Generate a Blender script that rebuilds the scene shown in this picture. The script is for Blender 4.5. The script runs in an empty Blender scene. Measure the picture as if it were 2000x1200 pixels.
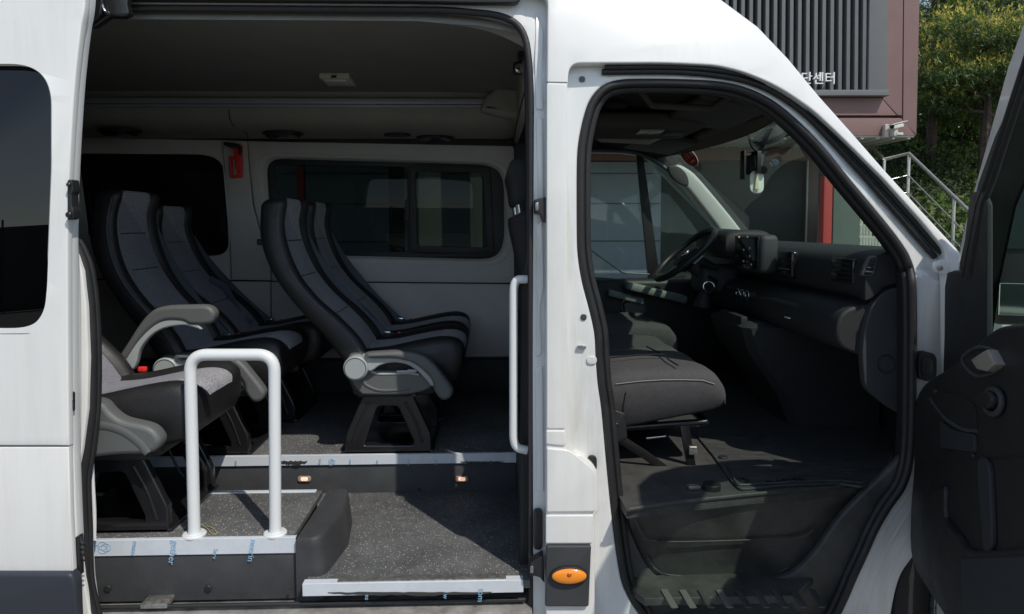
import bpy, bmesh, math, random
from mathutils import Vector, Matrix, noise
R = math.radians
random.seed(7)
sc = bpy.context.scene
COL = sc.collection

# ---------------------------------------------------------------- camera
F = 1333.3                     # focal length in pixels of the 2000 px wide photograph (24 mm)
YAW, PITCH, ROLL = R(1.7), R(3.2), R(-0.15)
CAM = Vector((0.0, -2.0, 1.6))
cd = bpy.data.cameras.new('camera')
cam = bpy.data.objects.new('camera', cd); COL.objects.link(cam)
cd.lens = 24.0; cd.sensor_width = 36.0; cd.clip_start = 0.05; cd.clip_end = 600
cd.shift_y = -85.0 / 2000.0
cam.location = CAM
ROT = Matrix.Rotation(-YAW, 3, 'Z') @ Matrix.Rotation(R(90) - PITCH, 3, 'X') @ Matrix.Rotation(ROLL, 3, 'Z')
cam.rotation_euler = ROT.to_euler()
sc.camera = cam
sc.render.resolution_x = 1024; sc.render.resolution_y = 614

# ---------------------------------------------------------------- light
SUN = Vector((.357, -.498, .790)).normalized()
EL = math.asin(SUN.z)
w = bpy.data.worlds.new("World"); sc.world = w; w.use_nodes = True
nt = w.node_tree
sky = nt.nodes.new('ShaderNodeTexSky'); sky.sky_type = 'NISHITA'; sky.sun_disc = False
sky.sun_elevation = EL; sky.sun_rotation = math.atan2(SUN.x, SUN.y)
sky.air_density = 1.0; sky.dust_density = 0.2
bg = nt.nodes['Background']; bg.inputs['Strength'].default_value = 0.135
hs = nt.nodes.new('ShaderNodeHueSaturation'); hs.inputs['Saturation'].default_value = .72
nt.links.new(sky.outputs[0], hs.inputs['Color']); nt.links.new(hs.outputs[0], bg.inputs['Color'])
sd = bpy.data.lights.new('sun', 'SUN'); sd.energy = 2.9; sd.angle = R(0.53); sd.color = (1.0, .94, .85)
so = bpy.data.objects.new('sun', sd); COL.objects.link(so)
so.rotation_euler = SUN.to_track_quat('Z', 'Y').to_euler(); so.location = (3, -5, 8)
sc.view_settings.view_transform = 'Standard'; sc.view_settings.look = 'None'
sc.view_settings.exposure = 0.15; sc.view_settings.gamma = 1.0

# ---------------------------------------------------------------- picking helpers (photo pixel -> point on a real plane)
def ray(px, py):
    d = Vector(((px - 1000) / F, -(py + 85 - 600) / F, -1.0))
    return ROT @ d
def P(px, py, Y):
    d = ray(px, py); t = (Y - CAM.y) / d.y
    return CAM + d * t
def PZ(px, py, z):
    d = ray(px, py); t = (z - CAM.z) / d.z
    return CAM + d * t
def PX(px, py, x):
    d = ray(px, py); t = (x - CAM.x) / d.x
    return CAM + d * t

# ---------------------------------------------------------------- outline helpers
def rnd(pts, r=None, n=6, closed=True):
    out = []; N = len(pts)
    for i, p in enumerate(pts):
        rr = p[2] if len(p) > 2 else (r or 0)
        if rr == 0 or (not closed and i in (0, N - 1)):
            out.append((p[0], p[1])); continue
        a = Vector(pts[i - 1][:2]); b = Vector(p[:2]); c = Vector(pts[(i + 1) % N][:2])
        da = a - b; dc = c - b
        ra = min(rr, da.length * .49); rc = min(rr, dc.length * .49)
        p0 = b + da.normalized() * ra; p2 = b + dc.normalized() * rc
        for k in range(n + 1):
            t = k / n
            q = p0 * (1 - t) ** 2 + b * 2 * t * (1 - t) + p2 * t * t
            out.append((q.x, q.y))
    return out
def cr(pts, n=6, closed=False):
    pts = [Vector(p) for p in pts]; N = len(pts); out = []
    rng = range(N) if closed else range(N - 1)
    for i in rng:
        p1 = pts[i]; p2 = pts[(i + 1) % N]
        p0 = pts[i - 1] if (closed or i > 0) else p1 * 2 - p2
        p3 = pts[(i + 2) % N] if (closed or i + 2 < N) else p2 * 2 - p1
        for k in range(n):
            t = k / n
            out.append(0.5 * ((2 * p1) + (p2 - p0) * t + (2 * p0 - 5 * p1 + 4 * p2 - p3) * t * t + (3 * p1 - p0 - 3 * p2 + p3) * t ** 3))
    if not closed: out.append(pts[-1])
    return [tuple(o) for o in out]

# ---------------------------------------------------------------- object helpers
def setp(o, label=None, cat=None, group=None, kind=None):
    if label: o['label'] = label
    if cat: o['category'] = cat
    if group: o['group'] = group
    if kind: o['kind'] = kind
    return o
def empty(name, loc=(0, 0, 0), label=None, cat=None, group=None):
    o = bpy.data.objects.new(name, None); COL.objects.link(o); o.location = loc
    o.empty_display_size = .1
    return setp(o, label, cat, group)
def mkobj(name, me, mats, parent=None, smooth=35):
    o = bpy.data.objects.new(name, me); COL.objects.link(o)
    for m in (mats if isinstance(mats, (list, tuple)) else [mats]): me.materials.append(m)
    if smooth is not None:
        me.polygons.foreach_set('use_smooth', [True] * len(me.polygons))
        try: me.set_sharp_from_angle(angle=R(smooth))
        except Exception: pass
    if parent is not None: o.parent = parent
    return o
def bm_obj(name, bm, mats, parent=None, smooth=35):
    me = bpy.data.meshes.new(name); bm.to_mesh(me); bm.free()
    return mkobj(name, me, mats, parent, smooth)
def curve_mesh(loops, ext, bev, res=2):
    cu = bpy.data.curves.new('c', 'CURVE'); cu.dimensions = '2D'; cu.fill_mode = 'BOTH'
    cu.extrude = max(ext - bev, 0.0001); cu.bevel_depth = bev; cu.bevel_resolution = res; cu.offset = -bev
    for lp in loops:
        s = cu.splines.new('POLY'); s.points.add(len(lp) - 1); s.use_cyclic_u = True
        for i, p in enumerate(lp): s.points[i].co = (p[0], p[1], 0, 1)
    o = bpy.data.objects.new('c', cu)
    me = bpy.data.meshes.new_from_object(o)
    bpy.data.objects.remove(o); bpy.data.curves.remove(cu)
    return me
def area2(lp): return sum(lp[i - 1][0] * lp[i][1] - lp[i][0] * lp[i - 1][1] for i in range(len(lp)))
def orient(loops):
    out = []
    for i, lp in enumerate(loops):
        a = area2(lp)
        if (i == 0 and a < 0) or (i > 0 and a > 0): lp = lp[::-1]
        out.append(lp)
    return out
def plate(name, outer, Y0, Y1, mat, parent=None, holes=(), bev=.003, res=2, px=True, fn=None, grid=None, Yp=None):
    """solid sheet parallel to the van side, outline given in photo pixels on plane Y0"""
    yp = Y0 if Yp is None else Yp
    loops = [outer] + list(holes)
    if px: loops = [[(lambda v: (v.x, v.z))(P(p[0], p[1], yp)) for p in lp] for lp in loops]
    loops = orient(loops)
    me = curve_mesh(loops, abs(Y1 - Y0) / 2, bev, res)
    ym = (Y0 + Y1) / 2
    bm = bmesh.new(); bm.from_mesh(me); bpy.data.meshes.remove(me)
    bmesh.ops.remove_doubles(bm, verts=bm.verts, dist=1e-6)
    for v in bm.verts: v.co = Vector((v.co.x, ym - v.co.z, v.co.y))
    if grid:
        zs = [v.co.z for v in bm.verts]; xs = [v.co.x for v in bm.verts]
        z = min(zs) + grid
        while z < max(zs):
            if fn is None or True:
                bmesh.ops.bisect_plane(bm, geom=bm.verts[:] + bm.edges[:] + bm.faces[:], plane_co=(0, 0, z), plane_no=(0, 0, 1))
            z += grid
        x = min(xs) + grid
        while x < max(xs):
            bmesh.ops.bisect_plane(bm, geom=bm.verts[:] + bm.edges[:] + bm.faces[:], plane_co=(x, 0, 0), plane_no=(1, 0, 0))
            x += grid
    if fn:
        for v in bm.verts: v.co = fn(v.co)
    return bm_obj(name, bm, mat, parent)
def tube(name, pts, r, mat, parent=None, closed=False, seg=10, cap=True, scale=None, flat=None, add=None):
    """swept round bar through 3D points; flat=(axis vector, factor) squashes the section"""
    pts = [Vector(p) for p in pts]
    bm = add or bmesh.new(); rings = []
    N = len(pts); up = Vector((0, 1, 0))
    prevn = None
    for i, p in enumerate(pts):
        a = pts[i - 1] if (i > 0 or closed) else p
        b = pts[(i + 1) % N] if (i < N - 1 or closed) else p
        t = (b - a).normalized()
        if prevn is None:
            ref = Vector((0, 1, 0)) if abs(t.y) < .9 else Vector((0, 0, 1))
            n = (ref - t * ref.dot(t)).normalized()
        else:
            n = (prevn - t * prevn.dot(t)).normalized()
        prevn = n; b2 = t.cross(n)
        rr = r[i] if isinstance(r, (list, tuple)) else r
        fl = flat if flat else 1
        rings.append([bm.verts.new(p + n * math.cos(2 * math.pi * k / seg) * rr * fl + b2 * math.sin(2 * math.pi * k / seg) * rr) for k in range(seg)])
    M = N if closed else N - 1
    for i in range(M):
        A = rings[i]; B = rings[(i + 1) % N]
        for k in range(seg):
            bm.faces.new((A[k], A[(k + 1) % seg], B[(k + 1) % seg], B[k]))
    if not closed and cap:
        bm.faces.new(rings[0][::-1]); bm.faces.new(rings[-1])
    if add is not None: return add
    bmesh.ops.recalc_face_normals(bm, faces=bm.faces[:])
    return bm_obj(name, bm, mat, parent, 60)
def add_box(bm, lo, hi, bev=0, M=None, seg=2):
    lo = Vector(lo); hi = Vector(hi); c = (lo + hi) / 2; s = hi - lo
    r = bmesh.ops.create_cube(bm, size=1)
    vs = r['verts']
    for v in vs: v.co = Vector((v.co.x * s.x, v.co.y * s.y, v.co.z * s.z)) + c
    if bev > 0:
        es = list({e for v in vs for e in v.link_edges})
        rr = bmesh.ops.bevel(bm, geom=es, offset=bev, segments=seg, affect='EDGES', profile=.5)
        vs = list({v for f in rr['faces'] for v in f.verts} | {v for v in vs if v.is_valid})
    if M is not None:
        for v in vs: v.co = M @ v.co
    return vs
def box(name, lo, hi, mat, parent=None, bev=.004, M=None, seg=2):
    lo2 = [min(a, b) for a, b in zip(lo, hi)]; hi2 = [max(a, b) for a, b in zip(lo, hi)]
    bm = bmesh.new(); add_box(bm, lo2, hi2, bev, M, seg)
    return bm_obj(name, bm, mat, parent)
def loft(name, rings, mats, parent=None, closed=True, caps=True, matfn=None, smooth=40, bm=None):
    own = bm is None
    if own: bm = bmesh.new()
    vr = [[bm.verts.new(p) for p in ring] for ring in rings]
    n = len(vr[0]); K = n if closed else n - 1
    for i in range(len(vr) - 1):
        for k in range(K):
            try: f = bm.faces.new((vr[i][k], vr[i][(k + 1) % n], vr[i + 1][(k + 1) % n], vr[i + 1][k]))
            except ValueError: continue
            if matfn: f.material_index = matfn(i, k)
    if caps and closed:
        for rg in (vr[0][::-1], vr[-1]):
            try: bm.faces.new(rg)
            except ValueError: pass
    if not own: return bm
    bmesh.ops.recalc_face_normals(bm, faces=bm.faces[:])
    return bm_obj(name, bm, mats, parent, smooth)
def prism(name, prof, y0, y1, mat, parent=None, bev=.004, M=None):
    """XZ profile extruded along Y (metres)"""
    me = curve_mesh(orient([prof]), abs(y1 - y0) / 2, bev)
    bm = bmesh.new(); bm.from_mesh(me); bpy.data.meshes.remove(me)
    ym = (y0 + y1) / 2
    for v in bm.verts:
        v.co = Vector((v.co.x, ym - v.co.z, v.co.y))
        if M is not None: v.co = M @ v.co
    return bm_obj(name, bm, mat, parent)
def disc(name, c, r, depth, axis, mat, parent=None, seg=28, bev=.002, add=None, rz=None):
    bm = add or bmesh.new()
    q = Vector(axis).to_track_quat('Z', 'Y').to_matrix().to_4x4()
    M = Matrix.Translation(Vector(c)) @ q
    if rz: M = M @ Matrix.Diagonal((rz[0], rz[1], 1, 1))
    prof = [(0, depth / 2), (r - bev, depth / 2), (r, depth / 2 - bev), (r, -depth / 2)]
    rings = [[M @ Vector((max(pr, 1e-4) * math.cos(2 * math.pi * k / seg), max(pr, 1e-4) * math.sin(2 * math.pi * k / seg), z)) for k in range(seg)] for pr, z in prof]
    loft(None, rings, None, bm=bm)
    if add is not None: return add
    bmesh.ops.recalc_face_normals(bm, faces=bm.faces[:])
    return bm_obj(name, bm, mat, parent)
def text_obj(name, s, size, M, mat, parent=None, ext=.001, font=None):
    cu = bpy.data.curves.new('t', 'FONT'); cu.body = s; cu.size = size; cu.extrude = ext
    cu.align_x = 'CENTER'; cu.align_y = 'CENTER'
    o = bpy.data.objects.new('t', cu); me = bpy.data.meshes.new_from_object(o)
    bpy.data.objects.remove(o); bpy.data.curves.remove(cu)
    me.transform(M)
    return mkobj(name, me, mat, parent, None)

# ---------------------------------------------------------------- materials
def mat(name, col, rough=.5, metal=0, var=0, vscale=6, bump=0, bscale=300, coat=0, spec=.5, col2=None, stretch=None, rvar=0):
    m = bpy.data.materials.new(name); m.use_nodes = True; N = m.node_tree.nodes; L = m.node_tree.links
    b = N['Principled BSDF']; c4 = (*col, 1)
    b.inputs['Base Color'].default_value = c4; b.inputs['Roughness'].default_value = rough
    b.inputs['Metallic'].default_value = metal; b.inputs['Specular IOR Level'].default_value = spec
    b.inputs['Coat Weight'].default_value = coat; b.inputs['Coat Roughness'].default_value = .06
    tc = N.new('ShaderNodeTexCoord'); mp = N.new('ShaderNodeMapping'); L.new(tc.outputs['Object'], mp.inputs[0])
    if stretch: mp.inputs['Scale'].default_value = stretch
    if var or rvar:
        nz = N.new('ShaderNodeTexNoise'); nz.inputs['Scale'].default_value = vscale; nz.inputs['Detail'].default_value = 8; nz.inputs['Roughness'].default_value = .62
        L.new(mp.outputs[0], nz.inputs['Vector'])
    if var:
        rp = N.new('ShaderNodeValToRGB'); rp.color_ramp.elements[0].position = .3; rp.color_ramp.elements[1].position = .7
        lo = col2 if col2 else tuple(max(0, x * (1 - var)) for x in col)
        rp.color_ramp.elements[0].color = (*lo, 1)
        rp.color_ramp.elements[1].color = (*[min(1, x * (1 + (0 if col2 else var))) for x in col], 1)
        L.new(nz.outputs['Fac'], rp.inputs[0]); L.new(rp.outputs[0], b.inputs['Base Color'])
    if rvar:
        mr = N.new('ShaderNodeMapRange'); mr.inputs[1].default_value = .3; mr.inputs[2].default_value = .7
        mr.inputs[3].default_value = max(.02, rough - rvar); mr.inputs[4].default_value = min(1, rough + rvar)
        L.new(nz.outputs['Fac'], mr.inputs[0]); L.new(mr.outputs[0], b.inputs['Roughness'])
    if bump:
        n2 = N.new('ShaderNodeTexNoise'); n2.inputs['Scale'].default_value = bscale; n2.inputs['Detail'].default_value = 3
        L.new(tc.outputs['Object'], n2.inputs['Vector'])
        bp = N.new('ShaderNodeBump'); bp.inputs['Strength'].default_value = bump; bp.inputs['Distance'].default_value = .002
        L.new(n2.outputs['Fac'], bp.inputs['Height']); L.new(bp.outputs[0], b.inputs['Normal'])
    return m
def glass(name, tint, refl=1.0, rough=0.0):
    m = bpy.data.materials.new(name); m.use_nodes = True; N = m.node_tree.nodes; L = m.node_tree.links
    for n in list(N): N.remove(n)
    out = N.new('ShaderNodeOutputMaterial'); mx = N.new('ShaderNodeMixShader'); tr = N.new('ShaderNodeBsdfTransparent')
    gl = N.new('ShaderNodeBsdfGlossy'); fr = N.new('ShaderNodeFresnel'); ge = N.new('ShaderNodeNewGeometry'); io = N.new('ShaderNodeMapRange'); io.inputs[3].default_value = 1.45; io.inputs[4].default_value = 1 / 1.45; L.new(ge.outputs['Backfacing'], io.inputs[0]); L.new(io.outputs[0], fr.inputs['IOR'])   # a thin pane reflects alike on both faces
    mu = N.new('ShaderNodeMath'); mu.operation = 'MULTIPLY'; mu.inputs[1].default_value = refl
    tr.inputs[0].default_value = (*tint, 1); gl.inputs['Roughness'].default_value = rough
    L.new(fr.outputs[0], mu.inputs[0]); L.new(mu.outputs[0], mx.inputs[0]); L.new(tr.outputs[0], mx.inputs[1]); L.new(gl.outputs[0], mx.inputs[2])
    L.new(mx.outputs[0], out.inputs[0])
    return m
def white_paint(name, col, dirt=.10):
    m = mat(name, col, .28, coat=.75)
    N = m.node_tree.nodes; L = m.node_tree.links; b = N['Principled BSDF']
    tc = N.new('ShaderNodeTexCoord'); mp = N.new('ShaderNodeMapping'); mp.inputs['Scale'].default_value = (9, 9, .9)
    L.new(tc.outputs['Object'], mp.inputs[0])
    n1 = N.new('ShaderNodeTexNoise'); n1.inputs['Scale'].default_value = 3; n1.inputs['Detail'].default_value = 9; n1.inputs['Roughness'].default_value = .7
    L.new(mp.outputs[0], n1.inputs['Vector'])
    n2 = N.new('ShaderNodeTexNoise'); n2.inputs['Scale'].default_value = 2.2; n2.inputs['Detail'].default_value = 4
    L.new(tc.outputs['Object'], n2.inputs['Vector'])
    mm = N.new('ShaderNodeMath'); mm.operation = 'MULTIPLY'; L.new(n1.outputs['Fac'], mm.inputs[0]); L.new(n2.outputs['Fac'], mm.inputs[1])
    rp = N.new('ShaderNodeValToRGB'); rp.color_ramp.elements[0].position = .22; rp.color_ramp.elements[1].position = .42
    rp.color_ramp.elements[0].color = (*col, 1)
    rp.color_ramp.elements[1].color = (col[0] * (1 - dirt), col[1] * (1 - dirt * 1.1), col[2] * (1 - dirt * 1.35), 1)
    L.new(mm.outputs[0], rp.inputs[0]); L.new(rp.outputs[0], b.inputs['Base Color'])
    n3 = N.new('ShaderNodeTexNoise'); n3.inputs['Scale'].default_value = 900
    L.new(tc.outputs['Object'], n3.inputs['Vector'])
    bp = N.new('ShaderNodeBump'); bp.inputs['Strength'].default_value = .04; bp.inputs['Distance'].default_value = .0005
    L.new(n3.outputs['Fac'], bp.inputs['Height']); L.new(bp.outputs[0], b.inputs['Normal'])
    return m
def speckle(name, base, fleck, scale=160, thr=.22, rough=.55):
    m = mat(name, base, rough, bump=.5, bscale=420)
    N = m.node_tree.nodes; L = m.node_tree.links; b = N['Principled BSDF']
    tc = N.new('ShaderNodeTexCoord')
    vo = N.new('ShaderNodeTexVoronoi'); vo.inputs['Scale'].default_value = scale; vo.inputs['Randomness'].default_value = 1
    L.new(tc.outputs['Object'], vo.inputs['Vector'])
    sep = N.new('ShaderNodeSeparateColor'); L.new(vo.outputs['Color'], sep.inputs[0])
    lt = N.new('ShaderNodeMath'); lt.operation = 'LESS_THAN'; lt.inputs[1].default_value = thr; L.new(sep.outputs[0], lt.inputs[0])
    sz = N.new('ShaderNodeMath'); sz.operation = 'LESS_THAN'; L.new(vo.outputs['Distance'], sz.inputs[0])
    s2 = N.new('ShaderNodeMath'); s2.operation = 'MULTIPLY'; s2.inputs[1].default_value = .42; L.new(sep.outputs[1], s2.inputs[0]); L.new(s2.outputs[0], sz.inputs[1])
    mu = N.new('ShaderNodeMath'); mu.operation = 'MULTIPLY'; L.new(lt.outputs[0], mu.inputs[0]); L.new(sz.outputs[0], mu.inputs[1])
    nz = N.new('ShaderNodeTexNoise'); nz.inputs['Scale'].default_value = 5; nz.inputs['Detail'].default_value = 9; nz.inputs['Roughness'].default_value = .7
    L.new(tc.outputs['Object'], nz.inputs['Vector'])
    rp = N.new('ShaderNodeValToRGB'); rp.color_ramp.elements[0].position = .35; rp.color_ramp.elements[1].position = .7
    rp.color_ramp.elements[0].color = (*[c * .8 for c in base], 1); rp.color_ramp.elements[1].color = (*[c * 1.7 for c in base], 1)
    L.new(nz.outputs['Fac'], rp.inputs[0])
    mx = N.new('ShaderNodeMixRGB'); L.new(mu.outputs[0], mx.inputs[0]); L.new(rp.outputs[0], mx.inputs[1]); mx.inputs[2].default_value = (*fleck, 1)
    L.new(mx.outputs[0], b.inputs['Base Color'])
    return m
def weave(name, c1, c2, scale=420, rough=.85, thr=.5):
    """fine woven cloth: small cells with lighter threads"""
    m = mat(name, c1, rough, spec=.2)
    N = m.node_tree.nodes; L = m.node_tree.links; b = N['Principled BSDF']
    tc = N.new('ShaderNodeTexCoord'); mp = N.new('ShaderNodeMapping'); mp.inputs['Scale'].default_value = (1, .8, 1); L.new(tc.outputs['Object'], mp.inputs[0])
    vo = N.new('ShaderNodeTexVoronoi'); vo.inputs['Scale'].default_value = scale; vo.inputs['Randomness'].default_value = 1; L.new(mp.outputs[0], vo.inputs['Vector'])
    nz = N.new('ShaderNodeTexNoise'); nz.inputs['Scale'].default_value = 9; nz.inputs['Detail'].default_value = 6; L.new(tc.outputs['Object'], nz.inputs['Vector'])
    rp = N.new('ShaderNodeValToRGB'); rp.color_ramp.elements[0].position = .25; rp.color_ramp.elements[1].position = .75
    rp.color_ramp.elements[0].color = (*c2, 1); rp.color_ramp.elements[1].color = (*c1, 1)
    L.new(vo.outputs['Distance'], rp.inputs[0])
    mx = N.new('ShaderNodeMixRGB'); mx.blend_type = 'MULTIPLY'; mx.inputs[0].default_value = .35; L.new(rp.outputs[0], mx.inputs[1]); L.new(nz.outputs['Fac'], mx.inputs[2]); L.new(mx.outputs[0], b.inputs['Base Color'])
    bp = N.new('ShaderNodeBump'); bp.inputs['Strength'].default_value = .5; bp.inputs['Distance'].default_value = .001
    L.new(vo.outputs['Distance'], bp.inputs['Height']); L.new(bp.outputs[0], b.inputs['Normal'])
    b.inputs['Sheen Weight'].default_value = .2
    return m

def emit(name, col, s):
    m = mat(name, col, .4); b = m.node_tree.nodes['Principled BSDF']
    b.inputs['Emission Color'].default_value = (*col, 1); b.inputs['Emission Strength'].default_value = s
    return m

W = white_paint('white_paint', (.79, .79, .765), .09)
WJ = white_paint('jamb_paint', (.76, .77, .76), .22)
RUB = mat('black_rubber', (.018, .018, .019), .55, bump=.15, bscale=300, rvar=.15, vscale=20)
BLK = mat('black_plastic', (.016, .017, .018), .5, bump=.35, bscale=700, rvar=.1)
GBL = mat('gloss_black', (.012, .012, .014), .12)
DGR = mat('dark_grey_trim', (.045, .047, .05), .6, bump=.35, bscale=600, rvar=.1, var=.15)
TRIM = mat('interior_trim', (.60, .59, .56), .62, bump=.25, bscale=800, var=.05)
HEAD = mat('headliner_cloth', (.25, .245, .225), .95, bump=.5, bscale=900, spec=.1, var=.06)
HEADB = mat('headliner_edge', (.50, .49, .44), .9, bump=.4, bscale=800, spec=.15)
FLOOR = speckle('speckled_vinyl', (.088, .090, .092), (.58, .56, .48), 205, .40)
RISER = mat('grey_riser', (.045, .047, .05), .6, bump=.6, bscale=350, var=.25, vscale=9)
FILM = mat('protective_film', (.62, .66, .70), .28, coat=.4, var=.05, vscale=10, rvar=.1)
BLUEINK = mat('blue_print', (.26, .46, .66), .4)
ALU = mat('aluminium', (.42, .41, .38), .35, metal=.8, var=.25, vscale=60, rvar=.15)
RAILM = mat('rail_grey', (.48, .50, .51), .38, metal=.2)
PIPE = mat('white_powder_coat', (.74, .76, .76), .35, coat=.3, bump=.05, bscale=400)
LEA = mat('black_leather', (.017, .017, .018), .46, bump=.5, bscale=260, rvar=.1, vscale=10)
FAB = weave('seat_cloth', (.18, .18, .21), (.40, .40, .455), 420)
FABL = weave('seat_mesh_cloth', (.20, .20, .225), (.58, .57, .61), 330)
GPL = mat('grey_armrest', (.112, .118, .116), .5, bump=.3, bscale=600, rvar=.05)
LGP = mat('light_grey_plastic', (.36, .39, .385), .42, bump=.1, bscale=500)
STEEL = mat('black_steel', (.012, .012, .013), .3, coat=.3, bump=.2, bscale=120)
CHR = mat('chrome', (.6, .6, .62), .15, metal=1)
RED = mat('red_plastic', (.85, .035, .03), .4)
BELT = mat('belt_webbing', (.085, .095, .12), .6, bump=.6, bscale=500)
ORANGE = mat('orange_lens', (.95, .30, .02), .15, coat=.8)
TINT = glass('privacy_glass', (.20, .24, .22), .40)
TINTD = glass('door_privacy_glass', (.012, .014, .016), 1.7)
GLS = glass('green_glass', (.80, .89, .83), 1.1)
GLSD = glass('front_door_glass', (.80, .89, .83), .35)
CUSH = mat('charcoal_cloth', (.080, .079, .081), .9, bump=.6, bscale=900, spec=.2, var=.12, vscale=60)
# ================================================================ THE VAN
VAN = empty('passenger_van', (0, .9, 0), 'white high-roof passenger van with its side sliding door and front door standing open', 'van')
def vp(o):                       # parent to the van keeping the world position
    if o.parent is None: o.parent = VAN
    o.matrix_parent_inverse = Matrix.Translation((0, -.9, 0)) if o.parent is VAN else Matrix.Identity(4)
    return o
OUTL = [(1180, -130), (1290, -70), (1360, -32), (1410, 0), (1480, 52), (1540, 115), (1600, 188), (1660, 255), (1730, 335), (1800, 412), (1868, 485)]
OUTW = [(lambda v: Vector((v.x, v.z)))(P(a, b, 0)) for a, b in OUTL]
def seg_dist(p, poly):
    best = 9
    for a, b in zip(poly, poly[1:]):
        ab = b - a; t = max(0, min(1, (p - a).dot(ab) / ab.length_squared)); best = min(best, (a + ab * t - p).length)
    return best
def bend(v):
    d = 0
    if v.z > 2.0: d += .11 * ((v.z - 2.0) / .5) ** 2
    if v.z > 1.45 and v.x > -.2:
        s = seg_dist(Vector((v.x, v.z)), OUTW)
        if s < .42: d += .06 * ((.42 - s) / .42) ** 2
    if v.z < 1.2: d += .010 * (1.2 - v.z)
    return CAM + (v - CAM) * ((v.y + d - CAM.y) / (v.y - CAM.y)) if d else v
slide_hole = rnd([(95, -18), (1040, -18, 20), (1070, -10, 20), (1067, 300), (1066, 1262), (195, 1262), (175, 1200), (163, 1130), (155, 1040), (150, 930), (160, 880), (170, 800), (172, 700), (168, 600), (160, 530), (150, 500), (140, 480), (95, 470)])
cut = rnd([(1108, 900)] + [(1108, 175), (1112, 124, 22), (1300, 123, 40), (1400, 128, 20), (1450, 140, 20), (1500, 160, 20), (1540, 182, 20), (1590, 217, 20), (1640, 264, 20), (1726, 350), (1800, 432), (1846, 488, 10), (1856, 560), (1858, 800), (1850, 1262), (1162, 1262), (1162, 1006), (1168, 1000, 6), (1168, 915, 20), (1128, 884, 14)])
outer = [(-900, -175), (-200, -168), (900, -160)] + OUTL + [(1890, 515), (2050, 560), (2500, 700), (2560, 1262), (1880, 1300), (-900, 1300)]
vp(plate('body_side', outer, 0, .05, W, VAN, [slide_hole, cut], bev=.005, fn=bend, grid=.09))
# wheel arch housing, tyre
arch = cr([(1870, 520), (1880, 800), (1860, 1020), (1800, 1092), (1766, 1135), (1748, 1200), (1740, 1262)], 6)
JE = [(1127, 450), (1127, 330), (1130, 280), (1140, 230), (1153, 195), (1175, 170), (1205, 158), (1250, 155), (1330, 156), (1400, 160), (1450, 170), (1500, 192), (1548, 228), (1605, 285), (1658, 350), (1708, 410), (1752, 465), (1778, 508), (1788, 560), (1789, 700), (1787, 850), (1780, 915), (1765, 957), (1740, 992), (1715, 1035), (1695, 1080), (1672, 1130), (1655, 1170), (1635, 1210), (1600, 1262)]
JL = [(1300, 1262), (1248, 1200), (1219, 1150), (1207, 1100), (1194, 1000), (1184, 900), (1175, 800), (1168, 750), (1164, 700), (1161, 650), (1150, 600), (1137, 550), (1129, 500)]
je = cr(JE + JL, 4, True)
def jambfn(v):
    d = 0
    if v.x > 1.12 and v.z < 1.5: d = .10 * min(1, (v.x - 1.12) / .35) ** 1.4 * min(1, (1.5 - v.z) / .3)
    return bend(Vector((v.x, v.y - .0 + d * .6, v.z)))
vp(plate('door_jamb', [(1090, 105), (1400, 105), (1500, 140), (1590, 195), (1700, 310), (1800, 415), (1868, 490)] + arch + [(1090, 1262)], .045, .075, WJ, VAN, [je], bev=.006, fn=jambfn, grid=.08))
BLUEW = WJ
# concentric pressings running down the front jamb
for k, pts in enumerate([[(1835, 948), (1770, 1030), (1722, 1110), (1690, 1200), (1675, 1262)], [(1830, 985), (1785, 1050), (1745, 1125), (1722, 1200), (1712, 1262)], [(1828, 905), (1790, 965), (1738, 1030), (1700, 1110), (1668, 1200)]]):
    pp = [(lambda q: Vector((q.x, jambfn(q).y - .0, q.z)))(P(x, y, .047)) for x, y in cr(pts, 8)]
    vp(tube('jamb_bead', pp, .010, WJ, VAN, flat=.35))
# oval pressings and plugs on the jamb
def oval(name, cx, cy, w, h, Y, m, t=.004, par=None):
    pts = rnd([(cx - w, cy - h), (cx + w, cy - h), (cx + w, cy + h), (cx - w, cy + h)], min(w, h), 5)
    o = plate(name, pts, Y - t, Y, m, par or VAN, bev=min(.0018, t * .45))
    if (par or VAN) is VAN: vp(o)
    return o
oval('pressing', 1798, 600, 12, 8, .078, WJ); oval('pressing', 1793, 890, 12, 9, .076, WJ); oval('pressing', 1156, 704, 10, 8, .044, WJ)
oval('body_plug', 1137, 155, 6, 6, .045, GPL); oval('body_plug', 1140, 620, 6, 6, .045, DGR); oval('body_plug', 1793, 853, 5, 6, .070, BLK)
oval('striker', 1136, 679, 9, 4, .045, CHR, .01)
oval('door_check_boot', 1813, 717, 17, 28, .09, RUB, .05); oval('body_plug', 1813, 717, 9, 16, .036, BLK, .02)
oval('door_hinge', 1842, 522, 14, 14, .050, W, .02); oval('hinge_bolt', 1838, 524, 5, 5, .028, ALU, .008)
# gasket and rubbers round the front door opening
gk = cr([(1182, 132), (1330, 132), (1430, 142), (1490, 158), (1540, 184), (1590, 222), (1650, 284), (1712, 351), (1790, 440), (1838, 494)], 6)
vp(tube('drip_gasket', [bend(P(x, y, .024)) for x, y in gk], .0075, RUB, VAN))
gk2 = [(x - 6 - (i / len(gk)) * 6, y + 9) for i, (x, y) in enumerate(gk)]
vp(tube('drip_gasket', [bend(P(x, y, .034)) for x, y in gk2], .009, RUB, VAN))
def offset_loop(lp, d):
    n = len(lp); out = []
    for i in range(n):
        a = Vector(lp[i - 1]); b = Vector(lp[(i + 1) % n]); t = (b - a).normalized(); out.append((lp[i][0] - t.y * d, lp[i][1] + t.x * d))
    return out
in1 = offset_loop(je, 7); in2 = offset_loop(je, 19)
vp(tube('door_seal', [bend(P(x, y, .052)) for x, y in in1], .0125, RUB, VAN, closed=True))
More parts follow.
